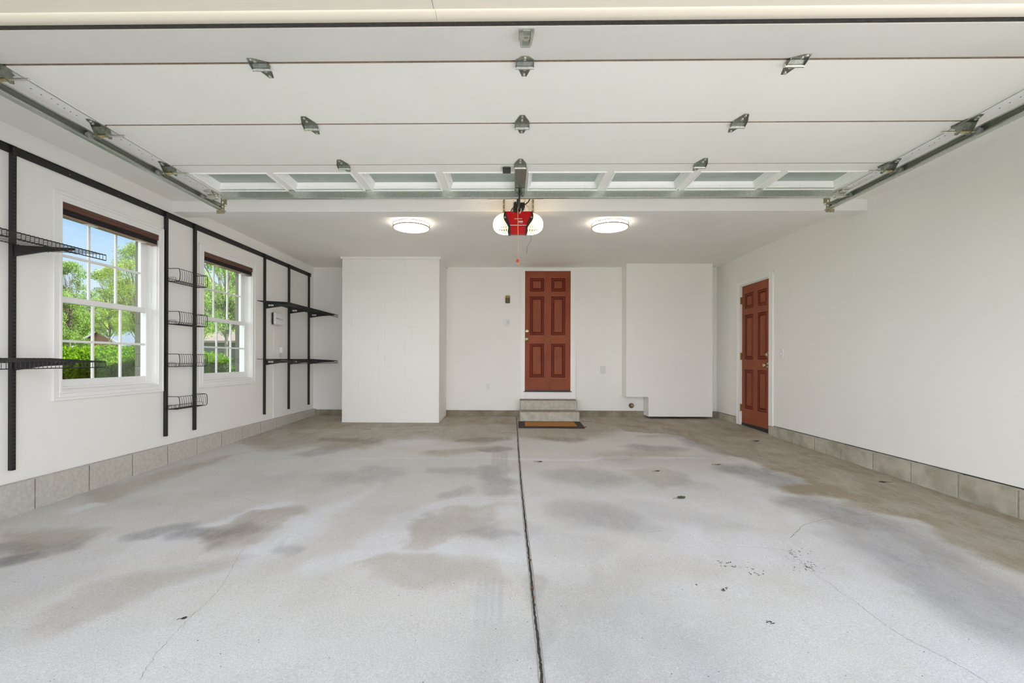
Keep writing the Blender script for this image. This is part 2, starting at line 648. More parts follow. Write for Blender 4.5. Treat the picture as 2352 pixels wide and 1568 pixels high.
addl(dark, [(1700, 1078), (1770, 1100), (1840, 1118)], .08, .24, .62)
addl(dark, [(1860, 1160), (1920, 1185), (1975, 1200)], .10, .24, .68)
addl(dark, [(1975, 1205), (2060, 1245), (2200, 1335), (2360, 1440)], .12, .32, .55)
addl(dark, [(1390, 1380), (1440, 1450), (1540, 1500)], .10, .45, .28)
addl(dark, [(1560, 1105), (1590, 1112)], .06, .2, .25)
addl(dark, [(1218, 1330), (1250, 1400), (1262, 1500)], .02, .08, .30)
addl(dark, [(1090, 1530), (1180, 1480)], .1, .3, .14)
addl(dark, [(640, 1250), (670, 1255)], .02, .08, .4)
for q in range(4):                                    # tyre tracks left of the joint
    addl(dark, [(1150 - q * 16, 1330), (1146 - q * 17, 1420), (1140 - q * 18, 1568)], .005, .022, .20, True)
    addl(pale, [(1142 - q * 16, 1330), (1138 - q * 17, 1420)], .005, .022, .30, True)
    addl(dark, [(1162 - q * 9, 1030), (1160 - q * 10, 1140)], .006, .03, .30, True)
rs_ = np.random.default_rng(23)
for k in range(60):                                   # streaky dirt inside the brown zones
    if k < 38:
        cx, cy, an = rs_.uniform(2.2, 3.2), rs_.uniform(2.2, 6.6), rs_.uniform(.9, 2.0)
    else:
        cx, cy, an = rs_.uniform(-2.8, 2.4), rs_.uniform(5.9, 7.2), rs_.uniform(-.3, .3)
    ll = rs_.uniform(.03, .22)
    d = np.abs((WX - cx) * -math.sin(an) + (WY - cy) * math.cos(an)) + np.clip(np.abs((WX - cx) * math.cos(an) + (WY - cy) * math.sin(an)) - ll, 0, 9)
    np.maximum(dark if k % 3 else pale, rs_.uniform(.3, .7) * sm(d, .01, rs_.uniform(.05, .14)), out=dark if k % 3 else pale)
# white bloom
addp(pale, [(640, 1205), (740, 1170), (850, 1120), (900, 1080), (830, 1160), (700, 1240), (560, 1300), (420, 1350), (340, 1380), (480, 1300)], .25, .8)
addl(pale, [(860, 1240), (960, 1180), (1060, 1148), (1180, 1148)], .05, .12, .7)
addl(pale, [(1140, 1180), (1170, 1240), (1190, 1270)], .06, .2, .7)
addl(pale, [(760, 1290), (900, 1262), (1010, 1255), (1160, 1262)], .04, .15, .6)
addl(pale, [(0, 1330), (200, 1280), (380, 1240)], .08, .3, .6)
addl(pale, [(460, 1226), (540, 1190), (640, 1152)], .03, .1, .8)
addl(pale, [(1230, 1120), (1300, 1160), (1260, 1250)], .15, .5, .55)
addl(pale, [(1500, 1180), (1700, 1220), (1900, 1240)], .3, .6, .7)
addl(pale, [(1700, 1130), (1850, 1250), (2050, 1340), (2300, 1480)], .25, .6, .6)
addl(pale, [(880, 1010), (970, 1018)], .05, .2, .6)
addl(pale, [(1180, 1054), (1620, 1052)], .015, .05, .9)
addl(pale, [(800, 1052), (1180, 1053)], .012, .04, .5)
addl(pale, [(130, 1178), (185, 1163)], .03, .06, .9)
addl(pale, [(1640, 1450), (1900, 1420)], .2, .5, .3)
for k in range(26):                                   # wandering faint drying streaks
    cx, cy = rng.uniform(-2.9, 2.9), rng.uniform(1.5, 6.2)
    an = rng.uniform(-.5, .9)
    ll = rng.uniform(.2, .8)
    d = np.abs((WX - cx) * -math.sin(an) + (WY - cy) * math.cos(an)) + np.clip(np.abs((WX - cx) * math.cos(an) + (WY - cy) * math.sin(an)) - ll, 0, 9)
    arr = (dark, pale, brown)[k % 3]
    np.maximum(arr, rng.uniform(.10, .22) * sm(d, .04, .3), out=arr)
ny, nx = GX.shape
me = bpy.data.meshes.new('floor')
verts = np.stack([GX.ravel(), GY.ravel(), (SLOPE * GY).ravel()], 1)
idx = np.arange(ny * nx).reshape(ny, nx)
quads = np.stack([idx[:-1, :-1].ravel(), idx[:-1, 1:].ravel(), idx[1:, 1:].ravel(), idx[1:, :-1].ravel()], 1)
# crack, joint and chip ribbons live in the same mesh
rb = MB()


def jit(pts, n, amp, sd):
    r = random.Random(sd)
    out = []
    for i in range(len(pts) - 1):
        for k in range(n):
            t = k / n
            out.append((pts[i][0] + (pts[i + 1][0] - pts[i][0]) * t + r.uniform(-amp, amp), pts[i][1] + (pts[i + 1][1] - pts[i][1]) * t + r.uniform(-amp, amp)))
    out.append(pts[-1])
    return out


joint = wpts([(1186, 956), (1189, 1000), (1192, 1050), (1197, 1110), (1203, 1170), (1208, 1220), (1214, 1270), (1221, 1330), (1226, 1390), (1233, 1450), (1240, 1510), (1245, 1568), (1254, 1660)])
jj = jit(joint, 10, .0016, 1)
rb.ribbon(jj, [.008 + .004 * random.random() for _ in jj], .0010, 1)
rb.ribbon([(p[0] + .010, p[1]) for p in jit(joint, 5, .001, 2)], .006, .0007, 2)
rb.ribbon([(p[0] - .010, p[1]) for p in jit(joint, 5, .001, 3)], .005, .0007, 2)
tj = wpts([(560, 1046), (700, 1050), (900, 1052), (1186, 1053), (1400, 1053), (1700, 1052)])
rb.ribbon(jit(tj, 8, .002, 4), .006, .0007, 3)


def crack(pp, w, sd, n=7, amp=.008, mi=1):
    w, n, amp = w * .62, n * 2, amp * .45
    pts = jit(wpts(pp), n, amp, sd)
    r = random.Random(sd)
    rb.ribbon(pts, [w * r.uniform(.3, 1.2) for _ in pts], .0008, mi)


crack([(320, 1560), (360, 1500), (395, 1460), (440, 1415), (490, 1370), (520, 1330), (540, 1290), (555, 1265), (570, 1245), (600, 1225), (645, 1200), (655, 1190)], .0020, 11, 6, .010, 4)
crack([(430, 1135), (560, 1142), (580, 1150), (610, 1155)], .003, 12, mi=4)
crack([(1910, 1175), (1950, 1183), (2010, 1182)], .004, 13)
crack([(1816, 1235), (1845, 1205), (1880, 1195), (1912, 1190), (1950, 1185)], .0035, 14)
crack([(1690, 1254), (1760, 1258), (1800, 1262), (1830, 1280), (1860, 1310), (1880, 1325), (1905, 1338), (1930, 1360), (1970, 1385), (2000, 1410), (2040, 1440), (2080, 1465), (2120, 1485), (2180, 1515), (2240, 1550), (2300, 1590)], .0022, 15, 6, .010, 4)
crack([(1480, 1223), (1520, 1219)], .003, 16)
crack([(980, 1150), (1080, 1146), (1190, 1147)], .003, 17, mi=4)
rr = random.Random(5)
for (cx, cy, n, sx, sy) in ((1660, 1292, 9, 18, 7), (1730, 1315, 12, 22, 8), (1664, 1352, 9, 9, 5), (1770, 1428, 8, 12, 4), (1830, 1270, 26, 30, 16), (1858, 1300, 34, 28, 17), (1690, 1300, 7, 14, 5), (1600, 1344, 2, 5, 2)):
    for k in range(n):
        p = at_floor(cx + rr.gauss(0, sx * .5), cy + rr.gauss(0, sy * .5))
        a, L = rr.uniform(0, PI), rr.uniform(.002, .0075)
        rb.ribbon([(p.x - L * math.cos(a), p.y - L * math.sin(a)), (p.x, p.y), (p.x + L * math.cos(a + .4), p.y + L * math.sin(a + .4))], rr.uniform(.002, .0065), .0009, 1 if cx < 1790 and rr.random() < .8 else 4)
for k in range(1100):                                  # pinholes and grit
    x, y = rr.uniform(-2.9, 2.9), 1.45 + 4.6 * rr.random() ** 1.6
    L = rr.uniform(.0008, .0028)
    rb.ribbon([(x - L, y), (x + L, y + rr.uniform(-.002, .002))], L * 1.2, .0008, 1 if rr.random() < .4 else (3 if rr.random() < .35 else 4))
for k in range(70):                                   # white paint flecks
    x, y = rr.uniform(-2.4, 2.6), rr.uniform(1.5, 5.6)
    L = rr.uniform(.0015, .005)
    rb.ribbon([(x - L, y - L * .4), (x, y), (x + L, y + rr.uniform(-.002, .002))], [L * .5, L * 1.2, L * .4], .0009, 3)
nv = len(verts)
allv = np.concatenate([verts, np.array(rb.v)])
faces = quads.tolist() + [[i + nv for i in f] for f in rb.f]
me.from_pydata(allv.tolist(), [], faces)
mi = np.zeros(len(faces), int)
mi[len(quads):] = rb.m
col = np.ones((len(allv), 4), np.float32)
col[:, :3] = 0
col[:nv, 0] = brown.ravel()
col[:nv, 1] = dark.ravel()
col[:nv, 2] = pale.ravel()
ca = me.color_attributes.new('stain', 'FLOAT_COLOR', 'POINT')
ca.data.foreach_set('color', col.ravel())


def floor_mat():
    m = bpy.data.materials.new('stained concrete slab')
    m.use_nodes = True
    n, l = nodes_of(m)
    b = n['Principled BSDF']
    tc = n.new('ShaderNodeTexCoord')
    at = n.new('ShaderNodeAttribute')
    at.attribute_name = 'stain'
    sp = n.new('ShaderNodeSeparateColor')
    l.new(at.outputs['Color'], sp.inputs[0])

    def noise(scale, detail=5, stretch=None, rough=.6):
        t = n.new('ShaderNodeTexNoise')
        t.inputs['Scale'].default_value = scale
        t.inputs['Detail'].default_value = detail
        t.inputs['Roughness'].default_value = rough
        if stretch:
            mp = n.new('ShaderNodeMapping')
            mp.inputs['Scale'].default_value = stretch
            l.new(tc.outputs['Object'], mp.inputs[0])
            l.new(mp.outputs[0], t.inputs['Vector'])
        else:
            l.new(tc.outputs['Object'], t.inputs['Vector'])
        return t.outputs['Fac']

    def rng_(src, a, b_, c=0, d=1):
        r = n.new('ShaderNodeMapRange')
        r.inputs[1].default_value, r.inputs[2].default_value = a, b_
        r.inputs[3].default_value, r.inputs[4].default_value = c, d
        l.new(src, r.inputs[0])
        return r.outputs[0]

    def mth(op, x, y):
        t = n.new('ShaderNodeMath')
        t.operation = op
        for i, q in enumerate((x, y)):
            if isinstance(q, (int, float)): t.inputs[i].default_value = q
            else: l.new(q, t.inputs[i])
        return t.outputs[0]

    def mix(fac, a, c):
        t = n.new('ShaderNodeMix')
        t.data_type = 'RGBA'
        l.new(fac, t.inputs[0])
        for i, q in ((6, a), (7, c)):
            if isinstance(q, tuple): t.inputs[i].default_value = (*q, 1)
            else: l.new(q, t.inputs[i])
        return t.outputs[2]

    big = noise(.9, 5)
    mid = noise(5, 6)
    s1 = noise(5, 7, (1, .5, 1))
    s2 = noise(26, 6, (1, .42, 1), .7)
    stre = mth('ADD', mth('MULTIPLY', s1, .55), mth('MULTIPLY', s2, .45))
    fine = noise(150, 3)
    grit = noise(420, 2)
    c0 = mix(rng_(big, .38, .64), (.67, .655, .625), (.60, .585, .56))
    c0 = mix(rng_(mid, .40, .70, 0, .5), c0, (.71, .70, .685))
    # pale bloom
    def mask(ch, amp, lo, hi):
        return rng_(mth('ADD', ch, mth('MULTIPLY', mth('SUBTRACT', stre, .5), mth('MULTIPLY', ch, amp))), lo, hi)
    pm = mth('MULTIPLY', mask(sp.outputs[2], 2.2, .12, .85), rng_(mid, .3, .62, .55, 1))
    c1 = mix(pm, c0, (.75, .75, .785))
    # grey marks
    dm = mask(sp.outputs[1], 2.4, .03, 1.0)
    c2 = mix(rng_(dm, 0, 1, 0, .84), c1, (.22, .215, .225))
    # brown grime
    bm_ = mask(sp.outputs[0], 2.2, .06, 1.15)
    c3 = mix(rng_(bm_, 0, 1.0, 0, .90), c2, (.33, .27, .185))
    sp1 = rng_(fine, .3, .75, .84, 1.12)
    sp2 = rng_(grit, .28, .72, .82, 1.15)
    hs = n.new('ShaderNodeHueSaturation')
    l.new(c3, hs.inputs['Color'])
    l.new(mth('MULTIPLY', sp1, sp2), hs.inputs['Value'])
    l.new(hs.outputs[0], b.inputs['Base Color'])
    l.new(rng_(mid, .3, .7, .62, .85), b.inputs['Roughness'])
    b.inputs['Specular IOR Level'].default_value = .35
    bp = n.new('ShaderNodeBump')
    bp.inputs['Strength'].default_value = .35
    bp.inputs['Distance'].default_value = .002
    l.new(mth('ADD', fine, grit), bp.inputs['Height'])
    l.new(bp.outputs[0], b.inputs['Normal'])
    return m


M['floor'] = floor_mat()
for m in (M['floor'], mat('joint dirt', (.05, .043, .036), .95, var=.5, vscale=90), mat('worn joint lip', (.36, .34, .31), .9), mat('pale fleck', (.72, .72, .72), .8), mat('hairline', (.20, .185, .165), .95)):
    me.materials.append(m)
me.polygons.foreach_set('material_index', mi)
me.validate()
floor = bpy.data.objects.new('floor', me)
C.objects.link(floor)
struct(floor)
# ground under the slab edge and unseen driveway, added to bounce sunlight inside
struct(MB().box(-3.6, 3.7, -9, .62, -.30, fz(.6) - .006).obj('floor_driveway', 'drive'))

# ------------------------------------------------------------------ walls, ceiling
w = MB()
XO = -3.505
for (a, b) in ((YF, WIN[0][0]), (WIN[0][1], WIN[1][0]), (WIN[1][1], YB + .15)):
    w.box(XO, XL, a, b, DZ, ZC + .1)
for (a, b) in WIN:
    w.box(XO, XL, a, b, DZ, WZ0)
    w.box(XO, XL, a, b, WZ1, ZC + .1)
struct(w.obj('wall_left', 'paint'))
w = MB()
w.box(XR, XR + .15, YF, D2[0], DZ - .015, ZC + .1)
w.box(XR, XR + .15, D2[1], YB + .15, DZ - .015, ZC + .1)
w.box(XR, XR + .15, D2[0], D2[1], 2.232, ZC + .1)
struct(w.obj('wall_right', 'paint'))
w = MB()
DX = (.222, 1.000)
DB = (.588, 2.618)
w.box(XL, DX[0], YB, YB + .15, DZ - .015, ZC + .1)
w.box(DX[1], XR, YB, YB + .15, DZ - .015, ZC + .1)
w.box(DX[0], DX[1], YB, YB + .15, DZ - .015, DB[0])
w.box(DX[0], DX[1], YB, YB + .15, DB[1], ZC + .1)
struct(w.obj('wall_back', 'paint'))
# front wall: header over the open doorway, unseen piers added for the light
w = MB()
HZ = 2.165
w.box(XL - .15, -2.56, YF, YF + .24, 0, ZC + .1)
w.box(2.75, XR + .15, YF, YF + .24, 0, ZC + .1)
w.box(-2.56, 2.75, YF, YF + .24, HZ + .03, ZC + .1)
struct(w.obj('wall_front', 'paint'))
w = MB()
w.box(-2.56, .0 - .235, YF - .02, YF + .215, HZ, HZ + .03)
w.box(-.2335, 2.75, YF - .02, YF + .215, HZ, HZ + .03)
w.box(-2.60, -2.56, YF - .02, YF + .215, 0.03, HZ + .03)
w.box(2.75, 2.79, YF - .02, YF + .215, 0.03, HZ + .03)
struct(w.obj('trim_1', 'header'))
w = MB()
st = [(YF + .197, HZ), (YF + .198, HZ - .002), (YF + .202, HZ - .0045), (YF + .209, HZ - .0070), (YF + .218, HZ - .0088), (YF + .236, HZ - .0092), (YF + .240, HZ - .006), (YF + .240, HZ + .03), (YF + .216, HZ + .03), (YF + .216, HZ)]
w.prism(st, 'x', -2.56, -.2300)
w.prism(st, 'x', -.2292, 2.75)
struct(w.obj('trim_2', 'stop', smooth=True))
struct(MB().box(XL - .15, XR + .15, YF, YB + .15, ZC, ZC + .10).obj('ceiling', 'ceil'))
struct(MB().bev(XL, XR, 4.42, 4.60, 2.570, ZC + .002, .004).obj('trim_3', 'paint'))      # ceiling beam

# unseen gable roof over garage and house, added to block sun and sky
rf = MB()
rf.prism([(-3.95, 2.80), (0, 4.55), (4.05, 2.80), (4.05, 2.95), (0, 4.72), (-3.95, 2.95)], 'y', .75, 15)
rf.box(-3.5, 3.58, .95, 1.1, 2.78, 3.0)
struct(rf.obj('roof', 'roof'))

# concrete block chimney breast on the back wall
cx0, cx1, cy0 = -2.575, -1.093, 6.85
w = MB()
zs = [fz(6.85) - .03]
z = 2.64
rows = []
while z > .17:
    rows.append((max(.13, z - .2005), z))
    z -= .2032
rng2 = random.Random(3)
for i, (a, b) in enumerate(rows):
    off = 0 if i % 2 == 0 else .2032
    xx = [cx0]
    p = cx0 + (.1524 if i % 2 == 0 else .254)
    while p < cx1 - .03:
        xx.append(p)
        p += .4064
    xx.append(cx1)
    for k in range(len(xx) - 1):
        o = rng2.uniform(-.0007, .0007)
        w.bev(xx[k] + .0008, xx[k + 1] - .0008, cy0 + o, cy0 + .12, a + .0004, b - .0004, .0010)
    for k in range(2):
        y0, y1 = (cy0 + .125, cy0 + .45) if k == 0 else (cy0 + .45, YB)
        w.bev(cx1 - .12, cx1, y0 - .004, y1 - .001, a + .001, b - .001, .0025)
        w.bev(cx0, cx0 + .12, y0 - .004, y1 - .001, a + .001, b - .001, .0025)
w.box(cx0 + .004, cx1 - .004, cy0 + .004, YB, .10, ZC)
w.box(cx0 - .020, cx1 + .020, cy0 - .018, YB, 2.645, ZC)
struct(w.obj('wall_chimney', mat('painted block', (.87, .862, .835), .6, bump=.3, bscale=130, bdist=.003)))

# boxed-in bulkhead with a notch, right of the house door
w = MB()
w.prism([(1.854, .528), (2.213, .528), (2.213, .213), (3.235, .213), (3.235, ZC), (1.854, ZC)], 'y', 7.33, YB + .001)
struct(w.obj('wall_bulkhead', 'paint'))

# ------------------------------------------------------------------ concrete block curbs under the wall board


def curb(name, axis, face, back, joints, lo, hi, ztop, sgn):
    bmat = {'baseboard_left': 'block', 'baseboard_right': 'blockr'}.get(name, 'blockb')
    g = MB()
    js = [lo] + sorted(j for j in joints if lo + .02 < j < hi - .02) + [hi]
    rj = random.Random(len(js))

    def bb(a, b, f, bk, z0, z1, mi):
        if axis == 'y': g.bev(f, bk, a, b, z0, z1, .003, mi)
        else: g.bev(a, b, f, bk, z0, z1, .003, mi)
    for i in range(len(js) - 1):
        a, b = js[i] + .0065, js[i + 1] - .0065
        zb = fz((a + b) / 2 if axis == 'y' else YB) - .09
        bb(a, b, face + sgn * rj.uniform(0, .004), back, zb, ztop + .001 - rj.uniform(0, .003), 0)
    if axis == 'y':
        g.box(face + sgn * .008, back, lo, hi, fz(lo) - .09, ztop - .006, 1)
    else:
        g.box(lo, hi, face + sgn * .008, back, fz(YB) - .09, ztop - .006, 1)
    return struct(g.obj(name, [bmat, 'mortar']))


curb('baseboard_left', 'y', BL, XL - .12, [3.10 + .4064 * k for k in range(-6, 12)], YF + .24, YB + .05, DZ, -1)
curb('baseboard_right', 'y', BR, XR + .12, [5.818, 5.52] + [5.11 - .4064 * k for k in range(0, 11)], YF + .24, 6.02, DZ - .022, 1)
curb('baseboard_right', 'y', BR, XR + .12, [7.02, 7.18], 6.93, YB + .05, DZ - .022, 1)
curb('baseboard_back', 'x', YB - .03, YB + .12, [-.36, .046], cx1, .142, DZ - .018, 1)
curb('baseboard_back', 'x', YB - .03, YB + .12, [1.268, 1.688, 2.08], 1.062, BR + .01, DZ - .018, 1)
curb('baseboard_back', 'x', YB - .03, YB + .12, [-3.22, -2.8], XL + .04, cx0, DZ - .018, 1)
# black gap between wall board and block
g = MB()
g.box(XL - .10, XL - .006, YF + .24, YB, DZ - .03, DZ + .01)
g.box(XR + .006, XR + .10, YF + .24, D2[0] - .1, DZ - .03, DZ + .01)
g.box(XR + .006, XR + .10, D2[1] + .1, YB, DZ - .03, DZ + .01)
g.box(XL, XR, YB + .006, YB + .10, DZ - .06, DZ - .012)
struct(g.obj('baseboard_gap', 'gap'))

# ------------------------------------------------------------------ windows


def frame_x(g, x0, x1, y0, y1, z0, z1, wy, wz0, wz1, mi=0, b=.002):
    """rectangular frame in a plane of constant x"""
    g.bev(x0, x1, y0, y0 + wy, z0, z1, b, mi)
    g.bev(x0, x1, y1 - wy, y1, z0, z1, b, mi)
    g.bev(x0, x1, y0 + wy - .001, y1 - wy + .001, z0, z0 + wz0, b, mi)
    g.bev(x0, x1, y0 + wy - .001, y1 - wy + .001, z1 - wz1, z1, b, mi)


for wi, (y0, y1) in enumerate(WIN):
    rt = sroot('window_%d' % (wi + 1), (XL, y0, WZ0))
    # interior casing, stepped profile, mitred look by picture-frame boxes
    ca = .068
    hi_y = y1 + (.058 if wi == 0 else .068)
    g = MB()
    for (o0, o1, t) in ((ca, .046, .020), (.046, .016, .013), (.016, -.004, .017)):
        oy1 = min(y1 + o0, hi_y)
        iy1 = min(y1 + o1, hi_y)
        X0, X1 = XL - .0005, XL + t
        g.bev(X0, X1, y0 - o0, y0 - o1, WZ0 - o0, WZ1 + o0, .003)
        if oy1 > iy1: g.bev(X0, X1, iy1, oy1, WZ0 - o0, WZ1 + o0, .003)
        g.bev(X0, X1, y0 - o1, iy1, WZ0 - o0, WZ0 - o1, .003)
        g.bev(X0, X1, y0 - o1, iy1, WZ1 + o1, WZ1 + o0, .003)
    g.obj('casing', 'trim', rt)
    g = MB()
    frame_x(g, XO, XL, y0, y1, WZ0, WZ1, .010, .012, .010)
    frame_x(g, XL - .150, XL - .050, y0 + .009, y1 - .009, WZ0 + .011, WZ1 - .009, .008, .022, .012)
    g.bev(XL - .060, XL - .042, y0 + .012, y1 - .012, WZ0 + .012, WZ0 + .032, .003)
    g.obj('window_frame', 'trim', rt)
    zm = 1.572                                        # meeting rail
    for nm, xa, xb, z0, z1, b0, b1 in (('lower_sash', XL - .084, XL - .050, WZ0 + .030, zm + .020, .055, .046), ('upper_sash', XL - .122, XL - .088, zm - .022, WZ1 - .020, .044, .040)):
        g = MB()
        ya, yb = y0 + .014, y1 - .014
        sw = .058 if nm == 'lower_sash' else .070
        frame_x(g, xa, xb, ya, yb, z0, z1, sw, b0, b1, b=.004)
        gx = (xa + xb) / 2
        gy0, gy1, gz0, gz1 = ya + sw, yb - sw, z0 + b0, z1 - b1
        for k in (1, 2):
            yy = gy0 + (gy1 - gy0) * k / 3
            g.bev(gx - .009, gx + .009, yy - .0095, yy + .0095, gz0, gz1, .003)
        zz = (gz0 + gz1) / 2
        g.bev(gx - .0085, gx + .0085, gy0, gy1, zz - .0095, zz + .0095, .003)
        so = g.obj(nm, 'trim', rt)
        MB().box(gx - .002, gx + .002, gy0 - .004, gy1 + .004, gz0 - .004, gz1 + .004).obj('pane', 'glass', so)
    MB().bev(XL - .050, XL - .038, (y0 + y1) / 2 - .03, (y0 + y1) / 2 + .03, WZ0 + .048, WZ0 + .060, .003).obj('sash_lift', 'trim', rt)
    # exterior tan trim
    g = MB()
    frame_x(g, XO - .060, XO - .001, y0 - .07, y1 + .07, WZ0 - .08, WZ1 + .08, .070, .08, .08)
    g.obj('exterior_trim', 'extan', rt)

# ------------------------------------------------------------------ raised wooden blinds
bp = None
for wi, (y0, y1) in enumerate(WIN):
    a, b = y0 + .006, y1 - .006
    t = thing('window_blind', ('raised dark wooden blind bunched at the top of the nearer window', 'raised dark wooden blind bunched at the top of the farther window')[wi], 'blind', (XL, (a + b) / 2, WZ1 - .003), 'raised blinds over the windows')
    top = WZ1 - .003
    g = MB()
    prof = [(XL - .050, top), (XL + .004, top), (XL + .014, top - .006), (XL + .016, top - .018), (XL + .011, top - .026), (XL + .015, top - .034), (XL + .015, top - .046), (XL + .008, top - .052), (XL - .050, top - .052)]
    g.prism(prof, 'y', a, b)
    g.obj('valance', 'brown', t)
    g = MB()
    zz = top - .053
    for k in range(8):
        g.bev(XL - .046, XL + .006 - (.001 if k % 2 else 0), a + .004, b - .004, zz - .0048, zz - .0006, .001)
        zz -= .0052
    g.obj('slat_stack', 'slat', t)
    g = MB()
    g.bev(XL - .048, XL + .009, a + .003, b - .003, zz - .013, zz - .0005, .003)
    g.obj('bottom_rail', 'brnrail', t)
    for f in (.27, .80):
        yy = a + (b - a) * f
        MB().bev(XL - .030, XL + .013, yy - .045, yy + .045, zz - .018, zz - .0128, .002).obj('ladder_clip', 'clip', t)
    MB().bev(XL - .03, XL + .002, a - .001, a + .004, top - .09, top - .055, .001).obj('end_bracket', 'clip', t)

# ------------------------------------------------------------------ six-panel doors


def rects(x0, x1, y0, y1, pxs, pys):
    """panel rectangles inside a slab from fractions (measured from the top)"""
    W, H = x1 - x0, y1 - y0
    return [(x0 + a * W, x0 + b * W, y1 - d * H, y1 - c * H) for (a, b) in pxs for (c, d) in pys]


PXS = ((.112, .418), (.577, .880))
PYS = ((.062, .172), (.216, .538), (.612, .894))


def panel_door(name, u0, u1, z0, z1, put, parent, flip=False):
    """put(u, d, z): world point, d = depth behind the face"""
    g = MB()
    R = rects(u0, u1, z0, z1, PXS, PYS)

    def quad(a, b, c, d, da, db, mi=0):
        # four corners (u,z), outer depth per vertex
        g.add([put(p[0], q, p[1]) for p, q in zip((a, b, c, d), da)], [(0, 1, 2, 3)], mi)

    def flat(ua, ub, za, zb, d=0, mi=0):
        g.add([put(ua, d, za), put(ub, d, za), put(ub, d, zb), put(ua, d, zb)], [(0, 1, 2, 3)], mi)
    us = [u0, R[0][0], R[0][1], R[3][0], R[3][1], u1]
    zt = [z1, R[0][3], R[0][2], R[1][3], R[1][2], R[2][3], R[2][2], z0]
    for i in (0, 2, 4):                               # stiles
        if i == 2:
            for j in range(0, 7):
                flat(us[2], us[3], zt[j + 1], zt[j], 0, 0 if j % 2 else 1 if False else 0)
        else:
            flat(us[i], us[i + 1], z0, z1)
    for i in (1, 3):                                  # rails
        for j in (0, 2, 4, 6):
            flat(us[i], us[i + 1], zt[j + 1], zt[j], 0, 1)
    for (a, b, c, d) in R:
        lv = [(0, 0), (.006, .0080), (.011, .0080), (.016, .0035), (.028, .0045), (.032, .0135), (.041, .0135), (.054, .0035), (.056, .003)]
        lm = (2, 2, 3, 3, 2, 2, 3, 0)
        for k in range(len(lv) - 1):
            (i0, d0), (i1, d1) = lv[k], lv[k + 1]
            o = [(a + i0, c + i0), (b - i0, c + i0), (b - i0, d - i0), (a + i0, d - i0)]
            q = [(a + i1, c + i1), (b - i1, c + i1), (b - i1, d - i1), (a + i1, d - i1)]
            for s in range(4):
                s2 = (s + 1) % 4
                g.add([put(o[s][0], d0, o[s][1]), put(o[s2][0], d0, o[s2][1]), put(q[s2][0], d1, q[s2][1]), put(q[s][0], d1, q[s][1])], [(0, 1, 2, 3)], lm[k])
        i1 = lv[-1][1]
        i0 = lv[-1][0]
        flat(a + i0, b - i0, c + i0, d - i0, i1, 0)
    # edges and back
    T = .044
    for (p, q) in (((u0, z0), (u1, z0)), ((u1, z0), (u1, z1)), ((u1, z1), (u0, z1)), ((u0, z1), (u0, z0))):
        g.add([put(p[0], 0, p[1]), put(q[0], 0, q[1]), put(q[0], T, q[1]), put(p[0], T, p[1])], [(0, 1, 2, 3)], 0)
    flat(u0, u1, z0, z1, T)
    ob = g.obj(name, ['dwood', 'dwoodh', 'dgroove', 'dmid'], parent)
    return ob


# door to the house (back wall)
rt = sroot('door_1', ((DX[0] + DX[1]) / 2, YB, DB[0]))
DF = YB - .006                                         # face of the slab
panel_door('door_slab', DX[0] + .004, DX[1] - .004, DB[0] + .026, DB[1] - .004, lambda u, d, z: (u, DF + d, z), rt)
g = MB()
ya, yb = YB - .028, YB + .0005
for (a, b) in ((.146, DX[0] + .007), (DX[1] - .007, 1.078)):
    g.bev(a, b, ya + .010, yb, .464, 2.662, .003)
    c, d = (a - .0015, a + .02) if a < .2 else (b - .02, b + .0015)
    g.bev(c, d, ya + .004, yb, .464, 2.662, .003)
g.bev(DX[0] + .0075, DX[1] - .0075, ya + .010, yb, DB[1] - .007, 2.6615, .003)
g.bev(.144, 1.080, ya + .003, yb, 2.645, 2.664, .003)
g.bev(DX[0] - .001, DX[1] + .001, ya + .012, yb, .464, DB[0] - .002, .003)
g.obj('door_casing', 'trim', rt)
g = MB()
g.bev(DX[0] - .014, DX[1] + .014, YB - .040, YB + .02, DB[0] - .004, DB[0] + .006, .002)
g.bev(DX[0] + .003, DX[1] - .003, YB - .012, YB + .03, DB[0] + .006, DB[0] + .027, .002)
g.obj('threshold', 'blackpl', rt)


def knob(name, c, n, r, parent, ball=True, m='brass', key=False):
    """rosette and knob pointing along -y ('y') or -x ('x')"""
    g = MB()
    ax = n
    prof = [(0, 0), (r, 0), (r, -.006), (r * .8, -.011), (.012, -.013)]
    if ball:
        prof += [(.011, -.032), (.020, -.038), (.026, -.048), (.026, -.056), (.021, -.065), (.010, -.069), (0, -.070)]
    else:
        prof += [(r * .72, -.014), (r * .68, -.024), (.010, -.026), (0, -.026)]
    g.lathe(prof, c, ax, 28)
    o = g.obj(name, m, parent, smooth=True)
    return o


kb = at_y(1210, 779, DF)
db = at_y(1210.5, 760, DF)
k1 = knob('door_knob', (kb.x, DF, kb.z), 'y', .033, rt)
MB().lathe([(0, -.0701), (.012, -.0702), (.012, -.072), (0, -.072)], (kb.x, DF, kb.z), 'y', 16).obj('keyhole', 'hingebr', k1)
k2 = knob('deadbolt', (db.x, DF, db.z), 'y', .030, rt, False)
MB().lathe([(0, -.026), (.013, -.026), (.013, -.028), (0, -.028)], (db.x, DF, db.z), 'y', 16).obj('keyhole', 'hingebr', k2)

